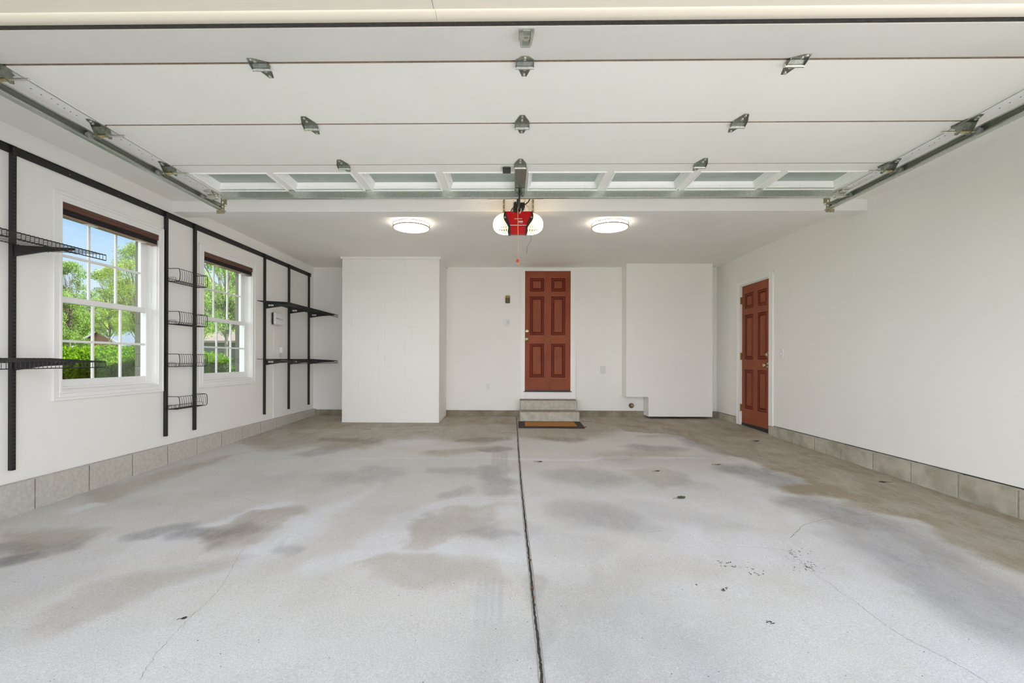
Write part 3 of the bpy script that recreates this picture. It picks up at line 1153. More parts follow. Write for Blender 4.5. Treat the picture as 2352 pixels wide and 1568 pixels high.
# side door (right wall)
rt = sroot('door_2', (XR, (D2[0] + D2[1]) / 2, .18))
XD = XR + .020
zb, ztp = .178, 2.226
panel_door('door_slab', -(D2[1] - .004), -(D2[0] + .004), zb + .022, ztp, lambda u, d, z: (XD + d, -u, z), rt)
g = MB()
for (a, b) in ((D2[0] - .098, D2[0]), (D2[1], D2[1] + .085)):
    g.bev(XR - .014, XR + .001, a, b, (DZ - .03 if a < 6.4 else fz(6.95)), 2.292, .003)
    g.bev(XR - .018, XR + .001, *((a - .0015, a + .02) if a < 6.4 else (b - .02, b + .0015)), (DZ - .03 if a < 6.4 else fz(6.95)), 2.292, .003)
g.bev(XR - .014, XR + .001, D2[0], D2[1], 2.234, 2.292, .003)
g.bev(XR - .019, XR + .001, D2[0] - .0995, D2[1] + .0865, 2.275, 2.296, .003)
g.bev(XR, XR + .10, D2[0] - .012, D2[0] + .007, fz(6.1), 2.234, .002)
g.bev(XR, XR + .10, D2[1] - .007, D2[1] + .012, fz(6.9), 2.234, .002)
g.bev(XR, XR + .10, D2[0], D2[1], 2.219, 2.238, .002)
g.obj('door_casing', 'trim', rt)
g = MB()
g.bev(XD - .004, XD + .08, D2[0] + .002, D2[1] - .002, fz(6.1) - .02, zb + .023, .003)
g.obj('threshold', 'blackpl', rt)
for px, py in ((1700.5, 691), (1700, 818), (1699.5, 935)):
    p = at_x(px, py, XR)
    h = MB()
    h.bev(XR - .004, XR + .024, D2[1] - .012, D2[1] + .016, p.z - .052, p.z + .052, .0015)
    h.tube([(XR - .004, D2[1] + .001, p.z - .054), (XR - .004, D2[1] + .001, p.z + .054)], .007, 10)
    h.obj('hinge', 'hingebr', rt)
p = at_x(1763, 838.5, XD)
knob('door_knob', (XD, D2[0] + .062, p.z), 'x', .035, rt)
p2 = at_x(1763, 814, XD)
k2 = knob('deadbolt', (XD, D2[0] + .060, p2.z), 'x', .032, rt, False)
MB().bev(XD - .042, XD - .024, D2[0] + .050, D2[0] + .070, p2.z - .006, p2.z + .006, .002).obj('thumb_turn', 'brass', k2)

# ------------------------------------------------------------------ concrete steps and mat
t = thing('concrete_steps', 'two concrete steps up to the red house door', 'steps', (.6, 7.3, fz(7.3)))
g = MB()
g.bev(.147, 1.067, 7.30, YB - .001, .300, .466, .012)
sg = g.obj('upper_step', ['concrete'], t)
g = MB()
g.bev(.147, 1.066, 7.305, YB - .03, .4655, .4675, .0004)
g.obj('upper_tread', 'conctop', sg)
g = MB()
g.bev(.141, 1.056, 6.99, 7.60, fz(6.99) - .002, .316, .012)
sl = g.obj('lower_step', ['concrete'], t)
g = MB()
g.bev(.145, 1.052, 6.995, 7.299, .3155, .3175, .0004)
g.obj('lower_tread', 'conctop', sl)

t = thing('doormat', 'orange coir doormat with a dark border in front of the concrete steps', 'doormat', (.57, 6.7, fz(6.7)))


def sloped_slab(x0, x1, y0, y1, h0, h1, b=.004):
    g = MB()
    g.bev(x0, x1, y0, y1, h0, h1, b)
    g.v = [(v[0], v[1], v[2] + fz(v[1])) for v in g.v]
    return g


g = MB()
mb = [(.105, 6.42), (.30, 6.405), (.6, 6.41), (.85, 6.40), (1.03, 6.405), (1.05, 6.44), (1.052, 6.96), (.80, 6.965), (.40, 6.96), (.112, 6.965)]
g.prism(mb, 'z', .001, .011)
g.v = [(v[0], v[1], v[2] + fz(v[1])) for v in g.v]
g.obj('mat_border', 'matrub', t)
sloped_slab(.205, .955, 6.54, 6.91, .009, .015).obj('coir_panel', 'coir', t)
g = MB()
g.tube([(1.045, 6.43, fz(6.43) + .012), (1.06, 6.45, fz(6.45) + .02), (1.075, 6.47, fz(6.47) + .012)], .004, 5)
g.obj('loose_thread', 'matrub', t)

# ------------------------------------------------------------------ plates and boxes on the walls


def plate(name, label, cat, c, w, h, axis, m='whitepl', group=None):
    """flat cover plate; axis 'y' = back wall, 'x-' = right wall, 'x+' = left wall"""
    t = thing(name, label, cat, c, group)
    g = MB()
    if axis == 'y': g.bev(c[0] - w / 2, c[0] + w / 2, c[1] - .007, c[1] + .0005, c[2] - h / 2, c[2] + h / 2, .003)
    elif axis == 'x-': g.bev(c[0] - .007, c[0] + .0005, c[1] - w / 2, c[1] + w / 2, c[2] - h / 2, c[2] + h / 2, .003)
    else: g.bev(c[0] - .0005, c[0] + .007, c[1] - w / 2, c[1] + w / 2, c[2] - h / 2, c[2] + h / 2, .003)
    g.obj('cover_plate', m, t)
    return t


p = at_y(1163.5, 740, YB)
t = plate('light_switch', 'white double switch plate left of the house door', 'light switch', (p.x, YB, p.z), .115, .118, 'y')
for s, up in ((-1, 1), (1, -1)):
    cx = p.x + s * .023
    MB().bev(cx - .017, cx + .017, YB - .012, YB - .006, p.z - .034, p.z + .034, .003).obj('rocker', 'greypl' if s > 0 else 'whitepl', t)
p = at_y(1120.5, 888, YB)
t = plate('wall_outlet', 'white wall outlet low on the back wall left of the steps', 'outlet', (p.x, YB, p.z), .075, .118, 'y')
for s in (-1, 1):
    z = p.z + s * .02
    so = MB().lathe([(0, 0), (.016, 0), (.016, -.004), (0, -.004)], (p.x, YB - .006, z), 'y', 20).obj('socket', 'whitepl', t)
    h = MB()
    for q in (-1, 1):
        h.bev(p.x + q * .006 - .0015, p.x + q * .006 + .0015, YB - .0112, YB - .0098, z - .003, z + .007, .0003)
    h.bev(p.x - .002, p.x + .002, YB - .0112, YB - .0098, z - .011, z - .007, .0003)
    h.obj('slots', 'gap', so)
p = at_y(1385, 849, YB)
t = plate('blank_plate', 'blank white cover plate on the wall right of the house door', 'cover plate', (p.x, YB, p.z), .085, .128, 'y', 'greypl')
for s in (-1, 1):
    MB().lathe([(0, 0), (.004, 0), (.003, -.002), (0, -.002)], (p.x, YB - .0065, p.z + s * .042), 'y', 10).obj('screw', 'whitepl', t)
p = at_x(1795.5, 812, XR)
t = plate('light_switch', 'white switch plate on the right wall beside the side door', 'light switch', (XR, p.y, p.z), .075, .118, 'x-')
MB().bev(XR - .016, XR - .006, p.y - .006, p.y + .006, p.z - .012, p.z + .012, .002).obj('toggle', 'whitepl', t)
# bronze push button of the door opener
p = at_y(1166, 687.5, YB)
t = thing('door_button', 'dark bronze wall button box high on the back wall', 'wall button', (p.x, YB, p.z))
MB().bev(p.x - .038, p.x + .038, YB - .022, YB + .0005, p.z - .064, p.z + .064, .008).obj('body', 'deepbrown', t)
MB().bev(p.x - .034, p.x + .034, YB - .027, YB - .020, p.z + .020, p.z + .060, .004).obj('push_bar', 'gold', t)
MB().bev(p.x - .010, p.x + .010, YB - .026, YB - .020, p.z - .008, p.z + .002, .002).obj('small_button', 'gold', t)
MB().bev(p.x - .010, p.x + .010, YB - .026, YB - .020, p.z - .040, p.z - .032, .002).obj('small_button', 'gold', t)
# capped pipe stub
p = at_y(1450, 931, YB)
t = thing('pipe_stub', 'rusty capped pipe stub under the notch of the bulkhead', 'pipe', (p.x, YB, p.z))
MB().lathe([(0, 0), (.042, 0), (.042, -.012), (.036, -.016), (.030, -.016)], (p.x, YB, p.z), 'y', 20).obj('collar', 'copper', t)
MB().lathe([(0, -.014), (.028, -.014), (.028, -.038), (.022, -.045), (0, -.045)], (p.x + .004, YB, p.z + .006), 'y', 8).obj('cap', 'hingebr', t)

# irrigation controller, cord and outlet on the left wall
a = at_x(622.5, 745, XL)
c = at_x(642, 720, XL)
y0, y1, z0, z1 = a.y, c.y, a.z, c.z
t = thing('sprinkler_controller', 'white wall controller with a dark side under the far upper shelf', 'controller', (XL, (y0 + y1) / 2, (z0 + z1) / 2))
MB().bev(XL - .0005, XL + .030, y0 + .004, y1 - .004, z0 + .005, z1 - .005, .010).obj('back_box', 'blackpl', t)
MB().bev(XL + .028, XL + .060, y0, y1, z0, z1, .012).obj('front_cover', 'whitepl', t)
MB().bev(XL + .0595, XL + .0612, y0 + .02, y1 - .10, (z0 + z1) / 2 - .006, (z0 + z1) / 2 + .006, .0006).obj('display_strip', 'screen', t)
MB().bev(XL + .0595, XL + .0612, y1 - .10, y1 - .02, (z0 + z1) / 2 - .010, (z0 + z1) / 2 - .006, .0006).obj('seam_line', 'gap', t)
t2 = thing('cable_cover', 'thin white cable running down the left wall below the controller', 'cable', (XL, y0 + .06, .3))
g = MB()
g.tube([(XL + .006, y0 + .065, z0 + .01), (XL + .006, y0 + .06, 1.2), (XL + .006, y0 + .055, DZ + .01)], .0055, 8)
g.obj('cable', 'cable', t2)
p = at_x(643, 813, XL)
t = plate('wall_outlet', 'white wall outlet with a plugged adapter on the left wall', 'outlet', (XL, p.y, p.z), .075, .118, 'x+')
MB().bev(XL + .0065, XL + .010, p.y - .014, p.y + .014, p.z - .040, p.z - .012, .001).obj('socket', 'greypl', t)
q = at_x(647.5, 804, XL + .03)
t = thing('power_adapter', 'white plug-in power adapter on the left wall outlet', 'adapter', (XL, q.y, q.z))
MB().bev(XL + .008, XL + .055, q.y - .035, q.y + .035, q.z - .045, q.z + .045, .006).obj('body', 'whitepl', t)
g = MB()
g.tube([(XL + .03, q.y - .036, q.z - .03), (XL + .02, q.y - .08, q.z - .055), (XL + .012, q.y - .13, q.z - .045), (XL + .010, q.y - .17, q.z - .055), (XL + .010, q.y - .20, q.z - .04), (XL + .008, q.y - .215, q.z + .02)], .004, 6)
g.obj('cord', 'cable', t)

# ------------------------------------------------------------------ overhead garage door (open)
def dz(Y):                                             # inner face of the open door
    return CAMZ + 1.352 - .020 * (Y - 2.5)


DXC, DX0, DX1 = .0925, -2.445, 2.630
S1, S2, S3, S4 = 2.06, 2.585, 3.105, 3.632
gd = thing('garage_door', 'open white sectional overhead garage door with a row of eight windows', 'garage door', (DXC, 2.8, dz(2.8)))


def section(Y0, Y1, gap=.005):
    g = MB()
    th = .040
    a, b = Y0 + gap, Y1 - gap * .4
    pr = [(a, dz(a)), (b, dz(b)), (b, dz(b) + th), (a, dz(a) + th)]
    g.prism(pr, 'x', DX0, DX1)
    # bare wood tongue seen in the seam
    c = Y0 - .012
    g.prism([(c, dz(c) + .010), (a + .002, dz(a) + .010), (a + .002, dz(a) + .034), (c, dz(c) + .034)], 'x', DX0, DX1, 1)
    g.prism([(a - .0022, dz(a) + .0015), (a + .0005, dz(a) + .0015), (a + .0005, dz(a) + .012), (a - .0022, dz(a) + .012)], 'x', DX0, DX1, 1)
    return g


section(S1, S2, .013).obj('door_section', ['doorpanel', 'seam'], gd)
section(S2, S3, .010).obj('door_section', ['doorpanel', 'seam'], gd)

# top section with the window openings: rails and stiles around eight recesses
WP, WW = .6100, .540
wn, wf = 3.236, 3.548
win_x = [DXC + (k - 3.5) * WP for k in range(8)]
g = MB()


def bar(x0, x1, ya, yb, th=.040, up=0.0, mi=0):
    g.prism([(ya, dz(ya) + up), (yb, dz(yb) + up), (yb, dz(yb) + th), (ya, dz(ya) + th)], 'x', x0, x1, mi)


bar(DX0, DX1, S3 + .008, wn)
bar(DX0, DX1, wf, S4)
edges = [DX0] + [v for c in win_x for v in (c - WW / 2, c + WW / 2)] + [DX1]
for k in range(0, len(edges), 2):
    bar(edges[k], edges[k + 1], wn, wf)
g.prism([(S3 - .010, dz(S3) + .010), (S3 + .008, dz(S3) + .010), (S3 + .008, dz(S3) + .034), (S3 - .010, dz(S3) + .034)], 'x', DX0, DX1, 1)
g.prism([(S3 + .004, dz(S3) + .0015), (S3 + .0065, dz(S3) + .0015), (S3 + .0065, dz(S3) + .012), (S3 + .004, dz(S3) + .012)], 'x', DX0, DX1, 1)
g.obj('door_section', ['doorpanel', 'seam'], gd)

# tilted bottom section, still in the curve of the tracks
import mathutils
bx0, bz0 = 1.600, CAMZ + 1.1754                          # bottom edge
L = math.hypot(S1 - bx0, dz(S1) - bz0)
ty, tz = (S1 - bx0) / L, (dz(S1) - bz0) / L
nyy, nzz = -tz, ty                                      # outward (up) normal


def bs(s, h):                                           # s along from the bottom edge, h above the inner face
    return (bx0 + ty * s + nyy * h, bz0 + tz * s + nzz * h)


g = MB()
g.prism([bs(0, 0), bs(L - .006, 0), bs(L - .006, .04), bs(0, .04)], 'x', DX0, DX1)
g.prism([bs(-.004, .003), bs(.002, .003), bs(.002, .038), bs(-.004, .038)], 'x', DX0, DX1, 1)
bsec = g.obj('door_section', ['doorpanel', 'seam'], gd)
g = MB()
g.prism([bs(-.058, .003), bs(-.004, .003), bs(-.004, .036), bs(-.058, .020)], 'x', DX0 + .01, DX1 - .01)
g.obj('bottom_seal', 'seal', bsec)

# framed recesses with panes
for c in win_x:
    g = MB()
    fr = .020
    d0 = .052

    def P(x, y, h):
        return (x, y, dz(y) + h)
    x0, x1 = c - WW / 2, c + WW / 2
    o = [(x0, wn), (x1, wn), (x1, wf), (x0, wf)]
    lev = [(-.011, -.0035), (-.008, -.006), (-.001, -.006), (.004, -.002), (.010, .026), (.016, .026), (.026, d0)]
    for k in range(len(lev) - 1):
        (i0, h0), (i1, h1) = lev[k], lev[k + 1]
        A_ = [(x0 + i0, wn + i0), (x1 - i0, wn + i0), (x1 - i0, wf - i0), (x0 + i0, wf - i0)]
        B_ = [(x0 + i1, wn + i1), (x1 - i1, wn + i1), (x1 - i1, wf - i1), (x0 + i1, wf - i1)]
        for s in range(4):
            s2 = (s + 1) % 4
            g.add([P(*A_[s], h0), P(*A_[s2], h0), P(*B_[s2], h1), P(*B_[s], h1)], [(0, 1, 2, 3)])
    # outer skirt back to the door face so that the frame is solid
    A_ = [(x0 - .011, wn - .011), (x1 + .011, wn - .011), (x1 + .011, wf + .011), (x0 - .011, wf + .011)]
    for s in range(4):
        s2 = (s + 1) % 4
        g.add([P(*A_[s], -.0035), P(*A_[s2], -.0035), P(*A_[s2], .001), P(*A_[s], .001)], [(0, 1, 2, 3)])
    fo = g.obj('window_frame', 'stop' if False else 'trim', gd)
    p = MB()
    i = .024
    p.prism([(wn + i, dz(wn + i) + d0), (wf - i, dz(wf - i) + d0), (wf - i, dz(wf - i) + d0 + .005), (wn + i, dz(wn + i) + d0 + .005)], 'x', x0 + i, x1 - i)
    p.obj('pane', 'dglass', fo)
    s = MB()
    for (sx, sy, dx, dy) in [(x0 + .013, wn + .1, 1, 0), (x0 + .013, wf - .1, 1, 0), (x1 - .013, wn + .1, 1, 0), (x1 - .013, wf - .1, 1, 0), (c - .17, wf - .013, 0, 1), (c, wf - .013, 0, 1), (c + .17, wf - .013, 0, 1)]:
        s.lathe([(0, 0), (.004, 0), (.003, -.002), (0, -.002)], (sx, sy, dz(sy) + .026), 'z', 8)
    s.obj('screws', 'greypl', fo)

# end stiles with punched holes
for (xa, xb, xl) in ((DX0, -2.352, -2.347), (2.537, DX1, 2.532)):
    g = MB()
    for (Y0, Y1) in ((S1 + .012, S2 - .004), (S2 + .008, S3 - .004), (S3 + .010, S4 - .002)):
        g.prism([(Y0, dz(Y0) - .003), (Y1, dz(Y1) - .003), (Y1, dz(Y1) + .001), (Y0, dz(Y0) + .001)], 'x', xa - .002, xb)
        yy = Y0 + .10
        while yy < Y1 - .08:
            g.lathe([(0, 0), (.0035, 0), (.0035, -.0006), (0, -.0006)], ((xa + xb) / 2 + rr.choice((-.018, 0, .018)), yy, dz(yy) - .003), 'z', 8, 1)
            yy += rr.choice((.035, .05, .05, .065))
    g.obj('end_stile', ['trim', 'hairline' if 'hairline' in M else 'slat'], gd)
    c = MB()
    c.tube([(xl, S1 + .03, dz(S1) - .012), (xl, S4, dz(S4) - .012)], .0022, 6)
    c.obj('lift_cable', 'galv', gd)


# galvanised hinges
def hinge_mesh():
    g = MB()
    t = .003
    # front leaf (towards the doorway), raised shoulders
    A_ = [(-.040, .004), (.040, .004), (.040, -.018), (.013, -.084), (-.013, -.084), (-.040, -.018)]
    g.prism(A_, 'z', -t, 0)
    # folded bridge
    g.add([(-.040, .004, -.001), (.040, .004, -.001), (.040, .018, -.014), (-.040, .018, -.014), (-.040, .004, .003), (.040, .004, .003), (.040, .020, -.010), (-.040, .020, -.010)], [(0, 1, 2, 3), (7, 6, 5, 4), (0, 4, 5, 1), (1, 5, 6, 2), (2, 6, 7, 3), (3, 7, 4, 0)])
    for s in (-1, 1):
        x = .040 * s
        g.prism([(-.020, -.001), (.010, -.001), (.032, -.010), (.034, -.020), (.026, -.026), (.016, -.020), (-.018, -.006)], 'x', x - .0015, x + .0015)
    # rear leaf
    B_ = [(-.036, .016), (.036, .016), (.032, .046), (.011, .112), (-.011, .112), (-.032, .046)]
    g.prism(B_, 'z', -t, 0)
    g.add([(-.034, .034, -.002), (.034, .034, -.002), (.034, .026, -.015), (-.034, .026, -.015)], [(0, 1, 2, 3)])
    return g


hm = hinge_mesh().obj('hinge', 'hingem', gd)
hm.location = Vector((.058, S1, dz(S1))) - gd.location
pin = MB().tube([(-.043, .025, -.0165), (.043, .025, -.0165)], .0085, 12).obj('hinge_pin', 'galvb', hm)
bo = MB()
for (bx, by) in ((0, -.070), (0, -.035), (0, .058), (0, .098)):
    bo.lathe([(0, 0), (.0075, 0), (.0075, -.004), (.004, -.006), (0, -.006)], (bx, by, -.003), 'z', 6)
bo = bo.obj('hinge_bolts', 'galvb', hm)
for o, base in ((hm, gd.location.copy()), (pin, root_loc(hm)), (bo, root_loc(hm))):   # built around their own origin
    for v in o.data.vertices:
        v.co += base
first = True
for Y in (S3, S2, S1):
    for x in (-1.162, .058, 1.287):
        h = hm if first else copy_tree(hm, gd)
        first = False
        h.location = Vector((x, Y, dz(Y))) - gd.location
        if Y == S1:                                      # front leaf follows the tilted bottom section
            th_ = math.atan2(tz, ty)
            for q in (h, *h.children):
                q.data = q.data.copy()
                for v in q.data.vertices:
                    if v.co.y < .002:
                        yy_, zz_ = v.co.y, v.co.z
                        v.co.y = yy_ * math.cos(th_) - zz_ * math.sin(th_)
                        v.co.z = yy_ * math.sin(th_) + zz_ * math.cos(th_)

# lift handle near the bottom edge
hp = (.052, .095)
yy, zz = bs(hp[1] - .03, 0)
g = MB()
ang = math.atan2(tz, ty)


def HB(x, s, h):
    p = bs(hp[1] + s, -h)
    return (hp[0] + x, p[0], p[1])


def addloc(poly, h0, h1, mi=0):
    n = len(poly)
    vs = [HB(p[0], p[1], h0) for p in poly] + [HB(p[0], p[1], h1) for p in poly]
    g.add(vs, [tuple(range(n))[::-1], tuple(range(n, 2 * n))] + [(i, (i + 1) % n, n + (i + 1) % n, n + i) for i in range(n)], mi)


addloc([(-.027, -.080), (.027, -.080), (.029, -.060), (.027, .060), (.018, .078), (-.018, .078), (-.027, .060), (-.029, -.060)], 0, .005)
addloc([(-.024, -.050), (-.015, -.060), (-.013, .050), (-.022, .056)], .004, .024)
addloc([(.015, -.060), (.024, -.050), (.022, .056), (.013, .050)], .004, .024)
addloc([(-.012, -.074), (.012, -.074), (.010, -.046), (-.010, -.046)], .004, .020)
addloc([(-.016, .046), (.016, .046), (.019, .068), (-.019, .068)], .004, .026)
hd = g.obj('lift_handle', 'galv', gd)
g = MB()
addloc([(-.008, -.024), (.008, -.024), (.008, .012), (-.008, .012)], .004, .018)
g.obj('lock_spindle', 'galv', hd)

# horizontal stiffening strut at the rear edge
g = MB()
ya = 3.552
zf = dz(ya)
pr = [(ya - .022, zf), (ya, zf), (ya, zf - .056), (ya + .004, zf - .061), (ya + .026, zf - .061), (ya + .030, zf - .057), (ya + .030, zf), (ya + .052, zf), (ya + .052, zf + .002), (ya + .028, zf + .002), (ya + .028, zf - .055), (ya + .003, zf - .055), (ya + .003, zf + .002), (ya - .022, zf + .002)]
g.prism(pr, 'x', -2.30, 2.49)
st = g.obj('strut', 'galv', gd)
g = MB()
for c in (-1.16, -.55, .65, 1.29):
    for s in (-.012, .012):
        g.lathe([(0, 0), (.006, 0), (.005, -.004), (0, -.004)], (c + s, ya - .012, zf), 'z', 6)
g.obj('strut_screws', 'galvb', st)

# opener bracket on the top section
g = MB()
x0, x1 = .022, .104
g.bev(x0, x1, S3 + .02, wf + .05, dz(3.4) - .020, dz(3.4) - .002, .003)
for a, b in ((x0 + .004, x0 + .030), (x1 - .030, x1 - .004)):
    g.bev(a, b, 3.46, 3.545, dz(3.5) - .046, dz(3.5) - .018, .003)
    g.bev(a + .004, b - .004, 3.50, 3.535, dz(3.5) - .062, dz(3.5) - .044, .003)
g.obj('opener_bracket', 'hingem', gd)
# black remote sensor box
p = at_y(1164, 390, 3.20)
MB().bev(p.x - .028, p.x + .028, 3.130, 3.205, dz(3.2) - .022, dz(3.2) - .004, .004).obj('tilt_sensor', 'blackpl', gd)


# end hinges with rollers
def roller_bracket(sx, X, Y, top=False):
    """sx = -1 left track, +1 right; the wheel runs in the track at X"""
    zr = TZ(Y) + .027
    zf = dz(Y)
    inner = X - sx * .085
    g = MB()
    i0, i1 = inner - .030, inner + .034
    if sx > 0: i0, i1 = inner - .034, inner + .030
    if not top:
        g.prism([(i0 - .014, Y + .055), (i0, Y - .020), ((i0 + i1) / 2 - .010, Y - .075), ((i0 + i1) / 2 + .010, Y - .075), (i1, Y - .02), (i1 + .014 * 0, Y + .005), ((i0 + i1) / 2, Y + .080), ((i0 + i1) / 2 - .02, Y + .080)], 'z', zf - .005, zf - .001)
        for a in (i0, i1):
            g.prism([(Y - .025, zf - .002), (Y + .035, zf - .002), (Y + .048, zr - .012), (Y + .030, zr - .020), (Y + .008, zr - .010)], 'x', a - .0015, a + .0015)
        g.prism([(Y + .004, zf - .002), (Y + .012, zf - .002), (Y + .040, zr + .008), (Y + .032, zr + .008)], 'x', i0, i1)
    else:
        g.bev(i0, i1, Y - .05, Y + .035, zf - .012, zf - .001, .003)
        g.bev(i0 + .008, i1 - .008, Y - .040, Y + .000, zf - .024, zf - .010, .003)
        g.bev(i0 - .004, i1 + .004, Y + .010, Y + .050, zr - .014, zr + .014, .003)
        for a in (i0, i1):
            g.prism([(Y - .02, zf - .002), (Y + .04, zf - .002), (Y + .05, zr - .010), (Y + .02, zr - .012)], 'x', a - .0015, a + .0015)
    o = g.obj('roller_bracket', 'hingem' if not top else 'galvb', gd)
    yr = Y + .030
    b = MB()
    for (bx, by) in (((i0 + i1) / 2, Y - .055), ((i0 + i1) / 2 + sx * .01, Y - .03), ((i0 + i1) / 2 - .008, Y + .06)):
        b.lathe([(0, 0), (.008, 0), (.008, -.005), (.004, -.008), (0, -.008)], (bx, by, zf - .005), 'z', 6)
    b.obj('bolts', 'galvb', o)
    c = MB()
    a0, a1 = i0 - .002, i1 + .002
    c.tube([(a0, yr, zr), (a1, yr, zr)], .0095, 12)
    c.obj('sleeve', 'brasszinc' if not top else 'galvb', o)
    d = MB()
    d.tube([(X - sx * .004, yr, zr), (inner - sx * .125, yr, zr)], .0062, 10)
    d.obj('stem', 'galvb', o)
    e = MB()
    e.lathe([(0, -.010), (.012, -.010), (.014, -.006), (.0225, -.006), (.0235, 0), (.0225, .006), (.014, .006), (.012, .010), (0, .010)], (X, yr, zr), 'x', 22)
    e.obj('roller_wheel', 'nylon', o, smooth=True)


def TZ(Y):                                              # lower lip of the track
    return CAMZ + 1.281 - .010 * (Y - 2.12)


TXL, TXR = -2.476, 2.652
for Y in (S1, S2, S3):
    roller_bracket(-1, TXL, Y)
    roller_bracket(1, TXR, Y)
roller_bracket(-1, TXL, 3.56, True)
roller_bracket(1, TXR, 3.56, True)

# ------------------------------------------------------------------ horizontal tracks
for sx, X, lab in ((-1, TXL, 'galvanised door track along the left edge of the open garage door'), (1, TXR, 'galvanised door track along the right edge of the open garage door')):
    Ya, Yb = 1.75, 3.862
    t = thing('door_track', lab, 'door track', (X, Yb, TZ(Yb)), 'overhead door tracks')
    # C-shaped profile open towards the door
    o = [(-.018, .010), (-.018, .002), (-.012, 0), (.016, 0), (.022, .006), (.022, .048), (.016, .054), (-.012, .054), (-.018, .052), (-.018, .044)]
    i_ = [(-.016, .044), (-.016, .0505), (-.012, .052), (.015, .052), (.020, .047), (.020, .007), (.015, .002), (-.012, .002), (-.016, .0035), (-.016, .010)]
    pro = o + i_
    g = MB()
    n = len(pro)
    vs = [(X + sx * q[0], Ya, TZ(Ya) + q[1]) for q in pro] + [(X + sx * q[0], Yb, TZ(Yb) + q[1]) for q in pro]
    fs = [(k, (k + 1) % n, n + (k + 1) % n, n + k) for k in range(n)]
    m = len(o)
    for k in range(m - 1):
        fs.append((k, k + 1, n - 2 - k, n - 1 - k))
        fs.append((n + k, n + k + 1, 2 * n - 2 - k, 2 * n - 1 - k))
    g.add(vs, fs)
    # curved front end going down to the doorway
    R = .30
    prev = None
    for k in range(0, 9):
        a = (PI / 2 - .25) * k / 8
        y = Ya - R * math.sin(a)
        z = TZ(Ya) - R * (1 - math.cos(a))
        ring = [(X + sx * q[0], y - q[1] * math.sin(a) * -1 * -1 * 0 + q[1] * -math.sin(a) * 0, z + q[1]) for q in pro]
        s0 = len(g.v)
        g.v += ring
        if prev is not None:
            for kk in range(n):
                g.f.append([prev + kk, prev + (kk + 1) % n, s0 + (kk + 1) % n, s0 + kk])
                g.m.append(0)
        prev = s0
    g.obj('track_rail', 'galv', t)
    # hanger of perforated angle at the rear end
    g = MB()
    hx = X + sx * .026
    pl = 3.80

    def perf(x0, x1, y0, y1, z0, z1, ax):
        """perforated strip: rails and rungs so that the holes are open"""
        if ax == 'z':
            wv = x1 - x0
            g.box(x0, x0 + wv * .28, y0, y1, z0, z1)
            g.box(x1 - wv * .28, x1, y0, y1, z0, z1)
            z = z0
            while z < z1:
                g.box(x0 + wv * .28, x1 - wv * .28, y0, y1, z, min(z + .016, z1))
                z += .034
        else:
            wv = z1 - z0
            g.box(x0, x1, y0, y1, z0, z0 + wv * .28)
            g.box(x0, x1, y0, y1, z1 - wv * .28, z1)
            x = x0
            while x < x1:
                g.box(x, min(x + .016, x1), y0, y1, z0, z1)
                x += .034
    xa = X - sx * .024
    perf(xa - .016, xa + .016, pl + .002, pl + .005, TZ(pl) - .030, ZC - .001, 'z')
    g.box(xa - .016 * sx - .0015, xa - .016 * sx + .0015, pl + .004, pl + .034, TZ(pl) + .05, ZC - .001)
    g.box(min(xa - .016, X + sx * .03), max(xa + .016, X + sx * .03), pl + .0055, pl + .0085, TZ(pl) - .030, TZ(pl) - .002)
    g.obj('hanger_angle', 'angle', t)
    # diagonal brace to the ceiling
    g = MB()
    x2 = xa - sx * .17
    q = [(xa, TZ(pl) + .105), (xa - sx * .010, TZ(pl) + .130), (x2, ZC - .001), (x2 + sx * .034, ZC - .001)]
    g.prism(q, 'y', pl + .006, pl + .009)
    g.obj('diagonal_brace', 'angle', t)
    g = MB()
    g.lathe([(0, 0), (.006, 0), (.006, -.006), (.004, -.010), (0, -.010)], (X - sx * .0, pl + .01, TZ(pl) + .030), 'y', 8)
    g.obj('stop_bolt', 'blackpl', t)

# ------------------------------------------------------------------ motor unit of the opener
YO = 4.12


def o_(px, py, Y=YO):
    p = at_y(px, py, Y)
    return (p.x, p.z)


op = thing('garage_door_opener', 'red and black garage door opener with two glowing white lamp covers', 'garage door opener', (.06, 4.25, 2.3))
T = lambda pts: [o_(*p) for p in pts]
red = T([(1160, 485.2), (1221.6, 485.2), (1221.6, 492), (1218, 500), (1213, 514), (1210.5, 519), (1209, 524), (1211, 530), (1207.5, 537), (1171, 537), (1168.5, 530), (1170, 524), (1168.5, 518), (1165, 510), (1161.5, 500), (1159, 492)])
g = MB()
g.prism(red, 'y', YO, YO + .045)
rc = g.obj('front_cover', 'red', op)
zl = o_(1190, 517.5)
g = MB()
a, b = o_(1170.5, 517), o_(1210, 517)
g.box(a[0], b[0], YO - .0012, YO + .002, a[1] - .0022, a[1] + .0022)
g.obj('white_line', 'whiteink', rc)
for pts in ([(1160.5, 485), (1165.5, 500), (1171, 516), (1172.5, 519.5), (1171.5, 525), (1173, 537.5), (1167.5, 537), (1166.2, 531), (1168, 522), (1166.5, 518), (1158.5, 505), (1156.5, 499), (1156.8, 493), (1158.8, 486)],
            [(1220.5, 485), (1222.8, 486), (1225, 493), (1225, 500), (1222.5, 506), (1213, 519), (1211.2, 523), (1212.2, 529), (1211.5, 532), (1207.8, 537.5), (1206, 537.2), (1208, 529), (1207.5, 523), (1209.5, 517), (1215.5, 503), (1220.5, 497)]):
    g = MB()
    g.prism(T(pts), 'y', YO - .010, YO + .06)
    g.obj('side_trim', 'blackpl', op)
for px in (1160, 1220.7):
    c = o_(px, 499.5)
    MB().lathe([(0, 0), (.009, 0), (.008, -.004), (0, -.005)], (c[0], YO - .0095, c[1]), 'y', 14).obj('screw', 'galvb', op, smooth=True)
g = MB()
